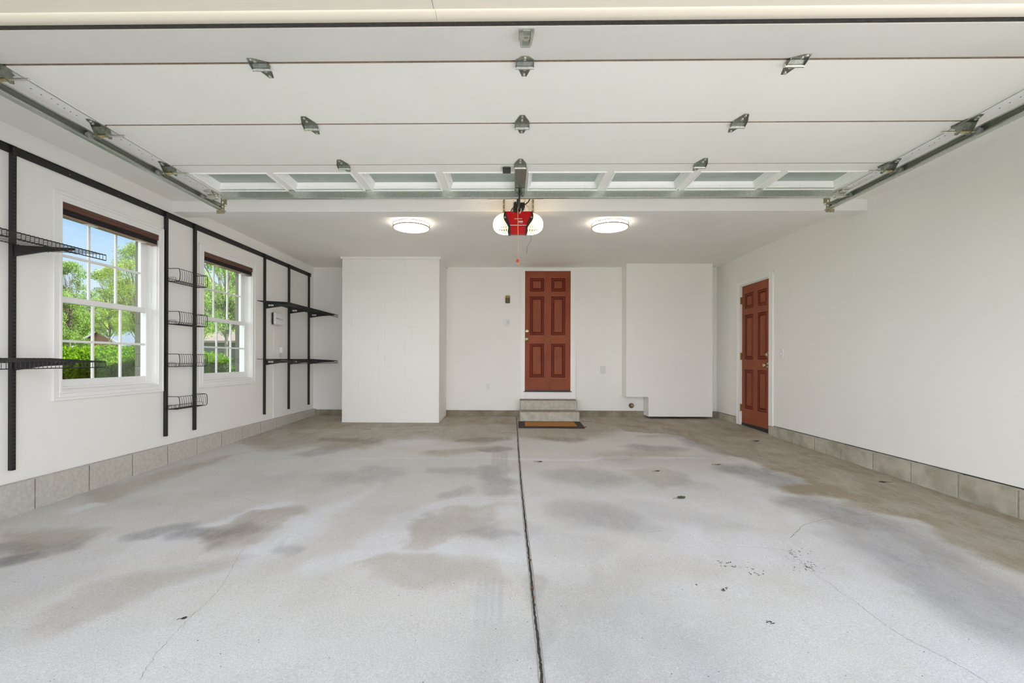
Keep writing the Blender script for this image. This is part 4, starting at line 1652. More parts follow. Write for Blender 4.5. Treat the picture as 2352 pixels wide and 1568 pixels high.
g.bev(o_(1170, 500)[0], o_(1211, 500)[0], YO + .04, YO + .25, o_(1190, 534)[1] + .075, o_(1190, 487)[1], .01)
g.obj('motor_housing', 'blackpl', op)

# milky lamp covers (half ellipsoids either side)
M['lens'] = emis('glowing lamp cover', (1.0, .80, .52), 1.0)
_n, _l = nodes_of(M['lens'])
_b = _n['Principled BSDF']
_b.inputs['Base Color'].default_value = (.85, .82, .74, 1)
_t = _n.new('ShaderNodeTexCoord')
_s = _n.new('ShaderNodeSeparateXYZ')
_l.new(_t.outputs['Object'], _s.inputs[0])
_a = _n.new('ShaderNodeMath'); _a.operation = 'ABSOLUTE'
_l.new(_s.outputs[0], _a.inputs[0])
lens_r = _n.new('ShaderNodeMapRange')                       # the bulb sits in the outer half of each cover
lens_r.inputs[1].default_value, lens_r.inputs[2].default_value = .09, .20
lens_r.inputs[3].default_value, lens_r.inputs[4].default_value = .16, .70
_l.new(_a.outputs[0], lens_r.inputs[0])
_l.new(lens_r.outputs[0], _b.inputs['Emission Strength'])
_tr = _n.new('ShaderNodeBsdfTranslucent')
_tr.inputs[0].default_value = (.9, .84, .74, 1)
_mx = _n.new('ShaderNodeMixShader')
_mx.inputs[0].default_value = .5
_l.new(_b.outputs[0], _mx.inputs[1])
_l.new(_tr.outputs[0], _mx.inputs[2])
_l.new(_mx.outputs[0], _n['Material Output'].inputs['Surface'])
for s in (-1, 1):
    bd = bpy.data.lights.new('bulb', 'POINT')
    bd.energy = BULB
    bd.color = (1.0, .78, .54)
    bd.shadow_soft_size = .03
    bl = bpy.data.objects.new('bulb', bd)
    C.objects.link(bl)
    bl.parent = op
    bl.location = Vector((.06 + s * .145, YO + .17, 2.40)) - op.location
for s, xe, xi in ((-1, 1132.5, 1168), (1, 1247.5, 1212)):
    g = MB()
    YM = YO + .13
    top, bot = o_(1190, 486.5, YM - .03)[1], o_(1190, 538, YM + .03)[1]
    xin, xout = o_(xi, 510, YM)[0], o_(xe, 510, YM)[0]
    n, mrow = 22, 14
    vs, fs = [], []
    cz, hz = (top + bot) / 2 - .004, (top - bot) / 2
    y0_, y1_ = YO + .012, YO + .25
    cy, hy = (y0_ + y1_) / 2, (y1_ - y0_) / 2
    for i in range(mrow + 1):
        a = PI / 2 * i / mrow
        xx = xin + (xout - xin) * math.sin(a)
        k = math.cos(a) ** .8
        for j in range(n):
            b = 2 * PI * j / n
            cb, sb = math.cos(b), math.sin(b)
            ex = lambda v, q: math.copysign(abs(v) ** q, v)
            vs.append((xx, cy + hy * k * ex(cb, .7), cz + hz * k * ex(sb, .85) - .012 * math.sin(a)))
    for i in range(mrow):
        for j in range(n):
            fs.append((i * n + j, i * n + (j + 1) % n, (i + 1) * n + (j + 1) % n, (i + 1) * n + j))
    g.add(vs, fs)
    lo = g.obj('lamp_cover', 'lens', op, smooth=True)
    for (dx, dy, hw_, hh) in [(5, 527.5, 1.0, 3.0), (10, 528, .95, 2.8), (15, 528, .9, 2.4), (19.5, 527.5, .8, 1.8), (24, 527, .6, 1.0), (6, 521, 1.0, .7), (11, 521, .9, .7), (16, 521.5, .8, .6), (8, 534.5, 1.0, .7), (13, 534, .9, .6)]:
        px_, yf = xi + s * dx, None
        for q in range(0, 120):                          # walk along the line of sight to the shell
            Y_ = y0_ + q * .001
            pz = o_(px_, dy, Y_)
            uu = min(.999, abs((pz[0] - xin) / (xout - xin)))
            kk = math.cos(math.asin(uu)) ** .8
            if abs((Y_ - cy) / (hy * kk)) ** (2 / .7) + abs((pz[1] - cz + .012 * uu) / (hz * kk)) ** (2 / .85) <= 1:
                yf = Y_
                break
        if yf is None:
            continue
        sc = yf / F_PX
        g = MB()
        g.bev(pz[0] - hw_ * sc, pz[0] + hw_ * sc, yf - .004, yf + .004, pz[1] - hh * sc, pz[1] + hh * sc, .0008)
        g.obj('vent_slot', 'slat' if s < 0 else 'brnrail', lo)

# straps to the perforated angle on the ceiling
g = MB()
YS = 4.385


def strap(pxa, pxb, pya, pyb, Y):
    p, q = at_y(pxa, pya, Y), at_y(pxb, pyb, Y)
    x0, x1, z0, z1 = p.x, q.x, q.z, p.z
    wv = x1 - x0
    nn = max(2, int((z1 - z0) / .05))
    g.box(x0, x0 + wv * .32, Y, Y + .003, z0, z1)
    g.box(x1 - wv * .32, x1, Y, Y + .003, z0, z1)
    z = z0
    k = 0
    while z < z1:
        g.box(x0 + wv * .32, x1 - wv * .32, Y, Y + .003, z, min(z1, z + .034))
        z += .048


strap(1155.2, 1159.4, 440, 490, YS)
g.obj('hanging_strap', 'angle', op)
g = MB()
strap(1222, 1226.4, 440, 490, YS)
g.obj('hanging_strap', 'angle', op)
g = MB()
p, q = at_y(1120, 455, YS), at_y(1247, 455, YS)
g.box(p.x, q.x, YS - .036, YS + .003, ZC - .0035, ZC - .0005)
g.obj('ceiling_angle', 'angle', op)
# drive rail, sprocket cover and chain above the door
rx = .060
g = MB()
g.bev(rx - .016, rx + .016, 3.665, YO + .10, 2.520, 2.552, .003)
g.bev(rx - .040, rx - .004, YO - .02, YO + .14, 2.46, 2.555, .01)
g.obj('drive_rail', 'black', op)
g = MB()
a = o_(1184, 458)
g.bev(rx - .052, rx + .045, YO + .02, YO + .15, 2.455, 2.53, .012)
g.bev(rx - .03, rx + .06, YO - .03, YO + .05, 2.49, 2.545, .01)
g.lathe([(0, -.010), (.040, -.010), (.040, .010), (0, .010)], (rx + .005, YO + .03, 2.475), 'z', 18)
g.bev(rx - .055, rx + .035, YO + .03, YO + .2, 2.452, 2.492, .012)
g.obj('sprocket_cover', 'blackpl', op)
g = MB()
g.tube([(rx + .022, YO - .02, 2.53), (rx + .025, YO - .01, 2.475), (rx + .010, YO - .0, 2.45)], .008, 8)
g.tube([(rx - .045, YO - .015, 2.55), (rx - .045, YO - .005, 2.452)], .003, 6)
g.obj('chain_guide', 'galvb', op)
g = MB()
pp = [at_y(1173, 487, YO + .05), at_y(1176, 479.5, YO + .05), at_y(1180, 476.5, YO + .05), at_y(1186, 476.5, YO + .04)]
g.tube(pp, .0045, 8)
g.obj('power_cord', 'blackpl', op)
g = MB()
pp = [at_y(1199, 471, YO + .10), at_y(1207, 469, YO + .10), at_y(1213, 464, YO + .10), at_y(1217, 457, YO + .10), at_y(1219, 448, YO + .10)]
g.tube(pp, .0055, 8)
g.obj('power_cord', 'blackpl', op)
g = MB()
pp = [at_y(1216, 486, YO + .2), at_y(1213, 477, YO + .2), at_y(1208, 471, YO + .2), at_y(1205, 466, YO + .2), at_y(1207, 458, YO + .2), at_y(1204, 448, YO + .2)]
g.tube(pp, .0022, 6)
pp = [at_y(1222, 484, YO + .2), at_y(1214, 474, YO + .2), at_y(1206, 469, YO + .2), at_y(1203, 464, YO + .2), at_y(1206, 456, YO + .2)]
g.tube(pp, .0022, 6)
g.obj('bell_wire', 'yellowwire', op)
# arm from the rail to the door bracket, release cord with its red grip
g = MB()
pp = [Vector((.062, 3.500, 2.428)), Vector((.061, 3.538, 2.385)), Vector((.060, 3.538, 2.384)), Vector((.059, 3.550, 2.374)), Vector((.058, 3.62, 2.366)), Vector((.057, 3.70, 2.357)), Vector((.057, 3.715, 2.40)), Vector((.057, 3.72, 2.522))]
g.tube(pp, .0068, 8)
g.obj('door_arm', 'blackpl', op)
c0 = at_y(1189.2, 476, 3.70)
c1 = at_y(1190.3, 596, 3.70)
g = MB()
g.tube([Vector((.056, 3.69, 2.352)), c0, (c0 + c1) / 2 + Vector((.001, 0, 0)), c1], .0030, 6)
rc = g.obj('release_cord', 'rope', op)
g = MB()
q = at_y(1189, 598.5, 3.70)
g.bev(q.x - .011, q.x + .010, 3.692, 3.708, q.z - .012, q.z + .012, .005)
g.obj('release_grip', 'handle', rc)
g = MB()
g.tube([(q.x + .003, 3.70, q.z - .010), (q.x + .009, 3.70, q.z - .022), (q.x + .006, 3.70, q.z - .034)], .004, 6)
g.obj('cord_knot', 'rope', rc)
# antenna wire
g = MB()
pp = [at_y(1217, 538, YO + .1), at_y(1221, 545, YO + .1), at_y(1219, 553, YO + .1), at_y(1214, 561, YO + .1), at_y(1211, 567, YO + .1), at_y(1210.5, 574, YO + .1), at_y(1209, 583, YO + .1)]
g.tube(pp, .0013, 5)
g.obj('antenna_wire', 'blackpl', op)


def text_mesh(body, size, m, parent, loc, name):
    cu = bpy.data.curves.new(name, 'FONT')
    cu.body = body
    cu.size = size
    cu.align_x = 'CENTER'
    cu.align_y = 'CENTER'
    cu.extrude = .0006
    tmp = bpy.data.objects.new(name, cu)
    C.objects.link(tmp)
    dg = bpy.context.evaluated_depsgraph_get()
    dg.update()
    mesh = bpy.data.meshes.new_from_object(tmp.evaluated_get(dg))
    bpy.data.objects.remove(tmp)
    mesh.materials.clear()
    mesh.materials.append(M[m])
    R_ = Matrix.Rotation(PI / 2, 4, 'X')
    mesh.transform(R_)
    ob = bpy.data.objects.new(name, mesh)
    C.objects.link(ob)
    ob.parent = parent
    ob.location = Vector(loc) - root_loc(parent)
    return ob


fc = [c for c in op.children if c.name.startswith('front_cover')][0]
p = o_(1190.3, 502.3)
tm = text_mesh('CRAFTSMAN', .0128, 'whiteink', fc, (p[0], YO - .0006, p[1]), 'brand_lettering')
g = MB()
for (y0_, y1_) in ((507.2, 509.4), (511.0, 511.9)):     # two more printed lines, too small to read
    a, b = o_(1190.8, y1_), o_(1201.0, y0_)
    xx = a[0]
    while xx < b[0] - .001:
        wv = rr.uniform(.004, .009)
        g.box(xx, min(xx + wv, b[0]), YO - .0012, YO + .001, a[1], b[1])
        xx += wv + .0012
g.obj('small_print', 'whiteink', fc)

# ------------------------------------------------------------------ ceiling lights
M['diff'] = emis('lit diffuser', (1.0, .94, .86), 8)


def ceiling_light(label, px):
    p = at_y(px, 519, 5.15)
    x, y = p.x, 5.15
    t = thing('ceiling_light', label, 'ceiling light', (x, y, ZC), 'round ceiling lights')
    MB().lathe([(0, 0), (.150, 0), (.150, -.012), (0, -.012)], (x, y, ZC), 'z', 36).obj('base_plate', 'whitepl', t, smooth=True)
    MB().lathe([(.190, -.0125), (.194, -.016), (.196, -.030), (.196, -.050), (.192, -.056), (.17, -.061), (.12, -.066), (.06, -.068), (0, -.069)], (x, y, ZC), 'z', 48).obj('diffuser', 'diff', t, smooth=True)
    for z in (-.019, -.055):
        g = MB()
        n = 56
        pr = [(.199, .0058), (.210, .0048), (.210, -.0048), (.199, -.0058)]
        vs, fs = [], []
        for k in range(n):
            a = 2 * PI * k / n
            for (r, h) in pr:
                vs.append((x + r * math.cos(a), y + r * math.sin(a), ZC + z + h))
        for k in range(n):
            for j in range(4):
                fs.append((k * 4 + j, k * 4 + (j + 1) % 4, ((k + 1) % n) * 4 + (j + 1) % 4, ((k + 1) % n) * 4 + j))
        g.add(vs, fs)
        g.obj('metal_ring', 'bronze', t, smooth=True)
    for a in (-1.75 if px < 1100 else -2.4, .6, 2.4 if px < 1100 else 1.9):
        cx, cy = x + .205 * math.cos(a), y + .205 * math.sin(a)
        MB().tube([(cx, cy, ZC - .055), (cx, cy, ZC - .0005)], .0028, 8).obj('post', 'bronze', t)


ceiling_light('lit round ceiling light left of the door opener', 945)
ceiling_light('lit round ceiling light right of the door opener', 1401)

M['lip'] = mat('worn slot edge', (.09, .085, .08), .4, var=.5, vscale=90)
# ------------------------------------------------------------------ black wall-rail shelving on the left wall
RZ0, RZ1 = 2.488, 2.543
t = thing('hanging_rail', 'long black horizontal hanging rail high on the left wall', 'rail', (XL, 5, RZ0))
g = MB()
pr = [(XL - .0005, RZ0), (XL + .010, RZ0), (XL + .010, RZ1 - .010), (XL + .016, RZ1 - .006), (XL + .016, RZ1), (XL - .0005, RZ1)]
g.prism(pr, 'y', 1.9, 7.50)
for y in (3.37, 3.80, 4.10, 4.95, 5.6, 6.4):
    g.lathe([(0, .0095), (.0032, .0095), (.0025, .0115), (0, .0115)], (XL, y, RZ0 + .020), 'x', 8, 1)
hr = g.obj('rail', ['black', 'galvb'], t)
STY = [2.975, 4.322, 4.720, 6.072, 6.742, 7.412]
STL = ['black slotted wall upright nearest the left edge of the photo',
       'black slotted wall upright just right of the nearer window, holding basket left ends',
       'black slotted wall upright just left of the farther window, holding basket right ends',
       'black slotted wall upright, nearest of the three by the controller',
       'black slotted wall upright, middle one of the three near the back corner',
       'black slotted wall upright closest to the back corner']
XS = XL + .028                                          # front of the uprights


def upright():
    t = thing('wall_upright', STL[0], 'shelf upright', (XL, STY[0], .372), 'slotted uprights on the left wall')
    y = STY[0]
    zt = RZ1 - .004
    g = MB()
    w2 = .0125
    pr = [(XL + .0005, y - w2), (XS, y - w2), (XS, y - .0075), (XS - .002, y - .0075), (XS - .002, y - .0045), (XS, y - .0045), (XS, y + .0045), (XS - .002, y + .0045), (XS - .002, y + .0075), (XS, y + .0075), (XS, y + w2), (XL + .0005, y + w2)]
    g.prism(pr, 'z', .372, zt)
    # pairs of slots: bars between them stand proud in the two grooves
    ob = g.obj('channel', 'black', t)
    g = MB()
    z = .40
    while z < zt - .03:
        for s in (-1, 1):
            g.box(XS - .0019, XS - .0002, y + s * .006 - .0014, y + s * .006 + .0014, z, z + .013)
        g.box(XL + .012, XL + .018, y + w2 - .0002, y + w2 + .0004, z + .003, z + .010)
        z += .0254
    g.obj('slot_lips', 'lip', ob)
    return t


u0 = upright()
for k, y in enumerate(STY):
    o = u0 if k == 0 else copy_tree(u0)
    o.location.y = y
    o['label'] = STL[k]


XE = -2.905                                             # front edge of the shelves


def bracket(y, z, label, sticker=False):
    """tapered arm hooked on an upright; z = top at the wall"""
    t = thing('shelf_bracket', label, 'shelf bracket', (XS, y, z), 'shelf brackets')
    g = MB()
    dp = .022                                           # arms droop slightly
    top = lambda x: z - dp * (x - XS) / (XE - XS)
    pr = [(XS - .003, z - .0085), (XE - .012, top(XE) - .0085), (XE - .012, top(XE) - .020), (XS + .20, top(XS + .2) - .043), (XS + .004, z - .082), (XS - .003, z - .082)]
    P2 = [(x, zz) for x, zz in pr]
    g.prism(P2, 'y', y - .007, y + .007)
    for zz in (-.018, -.065):
        g.box(XS - .012, XS + .002, y - .003, y + .003, z + zz - .005, z + zz + .005)
    ob = g.obj('arm', 'black', t)
    if sticker:
        g = MB()
        c = XS + .075
        zz = top(c) - .034
        g.bev(c - .034, c + .034, y - .0082, y - .0068, zz - .010, zz + .010, .0005)
        g.obj('paper_label', 'whitepl', ob)
        g = MB()
        for q in (-.02, -.004, .012):
            g.box(c + q, c + q + .010, y - .0086, y - .0081, zz - .004, zz + .004)
        g.obj('label_print', 'slat', ob)
    return t


def wire_shelf(label, y0, y1, z, group='wire shelves'):
    t = thing('wire_shelf', label, 'shelf', (XS, (y0 + y1) / 2, z), group)
    dp = .022
    X0 = XS + .004
    zt = lambda x: z - dp * (x - XS) / (XE - XS)
    g = MB()
    n = int((y1 - y0) / .0254)
    for k in range(n + 1):
        y = y0 + (y1 - y0) * k / n
        g.tube([(X0, y, zt(X0) + .001), (XE, y, zt(XE) + .001), (XE + .004, y, zt(XE) - .003), (XE + .004, y, zt(XE) - .040)], .0016, 5, caps=False)
    g.obj('cross_wires', 'black', t)
    g = MB()
    for x, zz in ((X0, zt(X0)), (X0 + (XE - X0) * .5, zt(X0 + (XE - X0) * .5) - .003)):
        g.tube([(x, y0, zz - .002), (x, y1, zz - .002)], .0030, 6)
    g.obj('support_rods', 'black', t)
    g = MB()
    g.tube([(XE, y0, zt(XE) - .003), (XE, y1, zt(XE) - .003)], .0034, 6)
    g.tube([(XE + .002, y0, zt(XE) - .041), (XE + .002, y1, zt(XE) - .041)], .0034, 6)
    g.obj('front_lip', 'black', t)
    return t


ZU, ZL = 1.884, 1.121
wire_shelf('upper black wire shelf by the nearer window, cut off by the left edge', 2.02, 3.195, ZU)
wire_shelf('lower black wire shelf by the nearer window, cut off by the left edge', 2.02, 3.195, ZL)
wire_shelf('upper black wire shelf near the back corner above the controller', 5.86, 7.53, ZU)
wire_shelf('lower black wire shelf near the back corner below the wall outlet', 5.86, 7.53, ZL)
bracket(STY[0], ZU, 'black bracket under the upper shelf at the left edge of the photo')
bracket(STY[0], ZL, 'black bracket under the lower shelf at the left edge of the photo')
for z, nm in ((ZU, 'upper'), (ZL, 'lower')):
    for k, pos in ((3, 'nearest'), (4, 'middle'), (5, 'rearmost')):
        bracket(STY[k], z, '%s of three labelled brackets under the %s shelf near the back corner' % (pos, nm), True)


def basket():
    t = thing('wire_basket', '', 'wire basket', (XS, (STY[1] + STY[2]) / 2, 2.0), 'narrow wire baskets between two uprights')
    ya, yb = STY[1] - .010, STY[2] - .014
    X0, X1 = XS + .004, XS + .128
    zt, zb = 2.0, 1.878
    # bowed outline of an end: rim arm, rounded front, floor
    end = [(X0, zt), (X1 - .016, zt), (X1 - .006, zt - .006), (X1 + .000, zt - .020), (X1 + .004, (zt + zb) / 2), (X1 + .001, zb + .018), (X1 - .006, zb + .006), (X1 - .016, zb), (X0, zb)]
    for y in (ya, yb):
        MB().tube([(x, y, z) for x, z in end], .0034, 6).obj('end_frame', 'black', t)
        g = MB()
        yy = y + (.004 if y == ya else -.004)
        g.tube([(X0 + .010, yy, zb), (X0 + .010, yy, zb + .034), (X0 + .016, yy, zb + .038), (X0 + .076, yy, zb + .038), (X0 + .082, yy, zb + .034), (X0 + .082, yy, zb)], .0017, 5)
        g.obj('end_guard', 'black', t)
    g = MB()
    n = 13
    for k in range(1, n):
        y = ya + (yb - ya) * k / n
        g.tube([(x, y, z) for x, z in end[1:] if True], .0017, 5, caps=False)
    g.obj('front_slats', 'black', t)
    g = MB()
    for x, z in ((X1 - .012, zt - .001), (X1 - .010, zb + .002), (X0 + .002, zb), (X0 + .002, zb + .030)):
        g.tube([(x, ya, z), (x, yb, z)], .0026, 6)
    for k in range(1, n):
        y = ya + (yb - ya) * k / n
        g.tube([(X0 + .002, y, zb + .030), (X0 + .002, y, zb)], .0016, 5, caps=False)
    g.obj('long_rods', 'black', t)
    return t


b0 = basket()
for k, (z, lab) in enumerate(((1.990, 'black wire basket, topmost of the four between the windows'),
                              (1.577, 'black wire basket, second from the top of the four between the windows'),
                              (1.166, 'black wire basket, third from the top of the four between the windows'),
                              (.755, 'black wire basket, lowest of the four between the windows'))):
    o = b0 if k == 0 else copy_tree(b0)
    o.location.z = z
    o['label'] = lab

# ------------------------------------------------------------------ leaves blown onto the slab


def leaf(px, py, L, wv, rot, m, label, curl=.25):
    p = at_floor(px, py)
    t = thing('fallen_leaf', label, 'leaf', (p.x, p.y, fz(p.y)))
    n = 8
    vs, fs = [], []
    for i in range(n + 1):
        s = i / n
        ww = wv * math.sin(PI * min(1, s * .94 + .03)) ** .8 * (1 + .25 * math.sin(s * 19))
        for q, h in ((-1, curl), (0, 0), (1, curl)):
            vs.append(((s - .5) * L, q * ww / 2, .0025 + h * ww * .35 + .25 * L * abs(s - .5) ** 2))
    for i in range(n):
        for j in (0, 1):
            fs.append((i * 3 + j, i * 3 + j + 1, i * 3 + 4 + j, i * 3 + 3 + j))
    g = MB()
    c, s_ = math.cos(rot), math.sin(rot)
    k = len(vs)
    up = [(x, y, z) for x, y, z in vs]
    dn = [(x, y, z - .0012) for x, y, z in vs]
    W_ = [(p.x + x * c - y * s_, p.y + x * s_ + y * c, fz(p.y) + z + SLOPE * (x * s_ + y * c)) for x, y, z in up + dn]
    g.add(W_, fs + [tuple(q + k for q in f[::-1]) for f in fs])
    g.obj('blade', m, t)
    g = MB()
    e = Vector((p.x - c * L * .45, p.y - s_ * L * .45, fz(p.y) + .004))
    g.tube([e, e + Vector((-c * L * .5, -s_ * L * .5, .003)), e + Vector((-c * L * .8 + .004, -s_ * L * .8, .001))], .0013, 5)
    g.obj('stalk', m, t)


leaf(1565, 1143, .075, .05, .5, 'leafg', 'green leaf lying on the right half of the slab')
leaf(1240, 1060.5, .055, .03, 0.1, 'leafb', 'brown leaf just right of the floor joint, on the cross joint')
leaf(1510, 1082, .05, .03, .3, 'leafb', 'brown leaf on the greenish stain in the middle right of the slab')
leaf(1738, 1013, .07, .04, .1, 'leafd', 'dark leaf on the brown floor in front of the side door')
leaf(2027, 1107, .055, .03, 2.9, 'leafd', 'dark leaf on the brown floor beside the right block curb')
leaf(423, 1420, .022, .014, .8, 'leafd', 'tiny dark leaf scrap at the lower left of the slab')
leaf(1650, 1067, .06, .02, .1, 'leafb', 'thin tan leaf near the end of the cross joint')
leaf(848, 986, .06, .02, .0, 'leafd', 'dark leaf scrap in front of the chimney breast')
leaf(1218, 1287, .024, .012, 1.3, 'leafb', 'brown leaf bit caught in the floor joint, farthest of four from the camera')
leaf(1222.5, 1350, .026, .012, 1.2, 'leafb', 'brown leaf bit caught in the floor joint, second farthest of four')
leaf(1225, 1372, .022, .012, 1.6, 'leafb', 'brown leaf bit caught in the floor joint, third farthest of four')
leaf(1227, 1390, .020, .011, 1.4, 'leafd', 'dark leaf bit caught in the floor joint, nearest of four to the camera')

# ------------------------------------------------------------------ outside: lawn, hedge, trees, neighbours
lawn = MB()
lawn.box(-130, XO - .3, -12, 150, -.5, -.03)
struct(lawn.obj('floor_lawn', 'lawn'))
outer = MB()
outer.box(-90, 60, -70, -9, -.5, -.06)
struct(outer.obj('floor_street', 'drive'))


def leaf_cloud(centers, radii, n, size, seed, squash=.75, shell=.35):
    """n leaf blades scattered in ellipsoid clumps"""
    r = np.random.default_rng(seed)
    cs, rs = np.array(centers), np.array(radii)
    wgt = rs ** 2 / (rs ** 2).sum()
    k = r.choice(len(cs), n, p=wgt)
    d = r.normal(size=(n, 3))
    d /= np.linalg.norm(d, axis=1)[:, None]
    rad = rs[k] * (shell + (1 - shell) * r.random(n) ** .6)
    p = cs[k] + d * rad[:, None] * np.array([1, 1, squash])
    return blades(p, size, r)


def blades(p, size, r, up=0.0):
    n = len(p)
    a = r.normal(size=(n, 3))
    a[:, 2] += up
    a /= np.linalg.norm(a, axis=1)[:, None]
    b = np.cross(a, r.normal(size=(n, 3)))
    b /= np.linalg.norm(b, axis=1)[:, None]
    s = size * r.uniform(.6, 1.35, n)[:, None]
    q = [p - a * s * .5, p + b * s * .30 - a * s * .05, p + a * s * .5, p - b * s * .30 - a * s * .05]
    V = np.stack(q, 1).reshape(-1, 3)
    Fc = np.arange(n * 4).reshape(n, 4)
    return V, Fc


def np_obj(name, V, Fc, m, parent):
    o = root_loc(parent)
    me = bpy.data.meshes.new(name)
    me.from_pydata((V - np.array(o)).tolist(), [], Fc.tolist())
    me.materials.append(M[m])
    ob = bpy.data.objects.new(name, me)
    C.objects.link(ob)
    ob.parent = parent
    return ob


hy0, hy1, hx0, hx1, hz = 5.2, 9.95, -7.4, -6.25, 1.20
t = thing('hedge', 'long clipped bright green hedge outside the windows', 'hedge', (-6.8, 7, 0))
g = MB()
g.bev(hx0 + .10, hx1 - .10, hy0, hy1 - .14, -.02, hz - .12, .16)
g.obj('branch_mass', 'hedgecore', t)
r = np.random.default_rng(4)
n = 62000
u = r.random(n)
P_ = np.empty((n, 3))
sel = u < .50
P_[:, 1] = r.uniform(hy0, hy1, n)
P_[:, 0] = np.where(sel, hx1 + r.normal(0, .035, n), r.uniform(hx0, hx1, n))
P_[:, 2] = np.where(sel, r.uniform(.0, hz, n), hz + r.normal(0, .035, n))
e = u > .93
P_[e, 1] = hy1 + r.normal(0, .04, e.sum())
P_[e, 0] = r.uniform(hx0, hx1, e.sum())
P_[e, 2] = r.uniform(0, hz, e.sum())
und = .05 * np.sin(P_[:, 1] * 5.1) + .04 * np.sin(P_[:, 1] * 11.3 + 1) + .03 * np.sin(P_[:, 1] * 2.3 + P_[:, 2] * 7)
P_[:, 0] += und
P_[:, 2] += und * .8 * (P_[:, 2] > 1.1)
rnd = np.clip((P_[:, 2] - (hz - .18)) / .18, 0, 1) * np.clip((P_[:, 0] - (hx1 - .2)) / .2, 0, 1)
P_[:, 2] -= .10 * rnd
V, Fc = blades(P_, .042, r, .3)
np_obj('foliage', V, Fc, 'hedge', t)


def tree(label, px, d, ztop, rad, m, seed, n=5200, size=.16, trunk_h=None, airy=False, clumps=26, low=.25, name='leafy_tree', tr=.10):
    x = (px - 1174) / F_PX * d
    t = thing(name, label, 'tree', (x, d, -.03), 'trees beyond the hedge')
    rr_ = random.Random(seed)
    th = trunk_h or ztop * .42
    tr_ = MB()
    lean = rr_.uniform(-.3, .3)
    tp = Vector((x + lean, d, th))
    tr_.tube([(x, d, -.06), (x + lean * .4, d, th * .5), tp], [tr, tr * .8, tr * .62], 8)
    cs, rs = [], []
    zl = ztop * low
    for k in range(clumps):
        a = rr_.uniform(0, 2 * PI)
        h = zl + (ztop - zl) * (k + .5) / clumps
        f = math.sin(PI * min(1, (h - zl) / (ztop - zl) * .86 + .14)) ** .7
        q = rad * f * rr_.uniform(.25, .95)
        c = Vector((x + lean + q * math.cos(a), d + q * math.sin(a), h))
        rc_ = rad * rr_.uniform(.22, .40) * (1.0 if not airy else .8)
        c.z = min(c.z, ztop - rc_ * .6)
        cs.append(c)
        rs.append(rc_)
        s = Vector((x + lean * rr_.uniform(.4, 1), d, min(h * .75, th * rr_.uniform(.6, 1.0) + .3 * max(0, h - th))))
        mid = (s + c) / 2 + Vector((0, 0, .12 * (c - s).length))
        tr_.tube([s, mid, c], [tr * .30, tr * .18, tr * .07], 5)
        for b in range(3 if airy else 1):
            e_ = c + Vector((rr_.gauss(0, rc_ * .7), rr_.gauss(0, rc_ * .7), rr_.uniform(0, rc_)))
            tr_.tube([mid, (mid + e_) / 2 + Vector((0, 0, .05)), e_], [tr * .16, tr * .10, tr * .05], 4)
    tr_.obj('trunk', 'bark', t)
    V, Fc = leaf_cloud([tuple(c) for c in cs], rs, int(n * 2.1), size * .62, seed, shell=.2)
    np_obj('foliage', V, Fc, m, t)
    return t


tree('bushy light green tree at the left in the nearer window', 148, 34, 8.5, 2.1, 'treeA', 21, 8500, .16, airy=True, low=.30, clumps=44, tr=.08)
tree('tall airy pale green tree at the right in the nearer window', 296, 31, 9.1, 2.3, 'treeB', 22, 9500, .13, airy=True, low=.32, clumps=54, tr=.08)
tree('yellow green tree in the middle of the nearer window', 234, 40, 9.3, 2.3, 'treeB', 23, 8000, .18, airy=True, low=.36, clumps=44, tr=.08)
tree('dense leafy tree left of the brick gable', 128, 40, 6.2, 2.5, 'treeA', 24, 7500, .25, low=.06)
tree('dense yellow green tree behind the brick gable', 222, 66, 10.0, 4.4, 'treeB', 25, 7500, .36, low=.1)
tree('dense green tree behind the grey roof', 296, 62, 9.2, 4.2, 'treeA', 26, 7500, .34, low=.1)
tree('deep green tree farthest back behind the brick gable', 258, 79, 9.2, 4.4, 'treeC', 27, 7000, .44, low=.0)
tree('deep green tree farthest back at the left of the nearer window', 150, 86, 9.8, 5.4, 'treeC', 28, 7000, .44, low=.0)
tree('large spreading tree filling the top of the farther window', 512, 21, 7.2, 2.4, 'treeA', 29, 11000, .12, airy=True, trunk_h=2.6, low=.36, clumps=44, tr=.09)
tree('yellow green tree at the left in the farther window', 452, 27, 6.4, 1.9, 'treeB', 30, 5000, .17, low=.42)
tree('round green tree at the right in the farther window', 560, 31, 7.4, 2.1, 'treeA', 31, 5000, .18, low=.40)
tree('pale green tree far behind the tan roof', 490, 70, 10, 5.0, 'treeA', 32, 7000, .32, low=.1)
for k, (px, d, zt, ra, m) in enumerate(((100, 122, 12.5, 6.5, 'treeA'), (190, 102, 11, 5.6, 'treeC'), (275, 122, 12.5, 6.5, 'treeA'), (350, 102, 11, 5.6, 'treeC'), (435, 122, 13, 6.5, 'treeA'), (520, 102, 11.5, 5.6, 'treeC'), (600, 122, 12.5, 6.5, 'treeA'))):
    pl = ('leftmost', 'second from the left', 'third from the left', 'middle', 'third from the right', 'second from the right', 'rightmost')[k]
    tree('%s tree of the distant treeline beyond the houses' % pl, px, d, zt, ra, m, 60 + k, 5200, .75, low=.0, name='distant_tree', clumps=22, tr=.3)


def dirpt(px, d):
    return Vector(((px - 1174) / F_PX * d, d, 0))


def zpx(py, d):
    return CAMZ + (PY - py) / F_PX * d


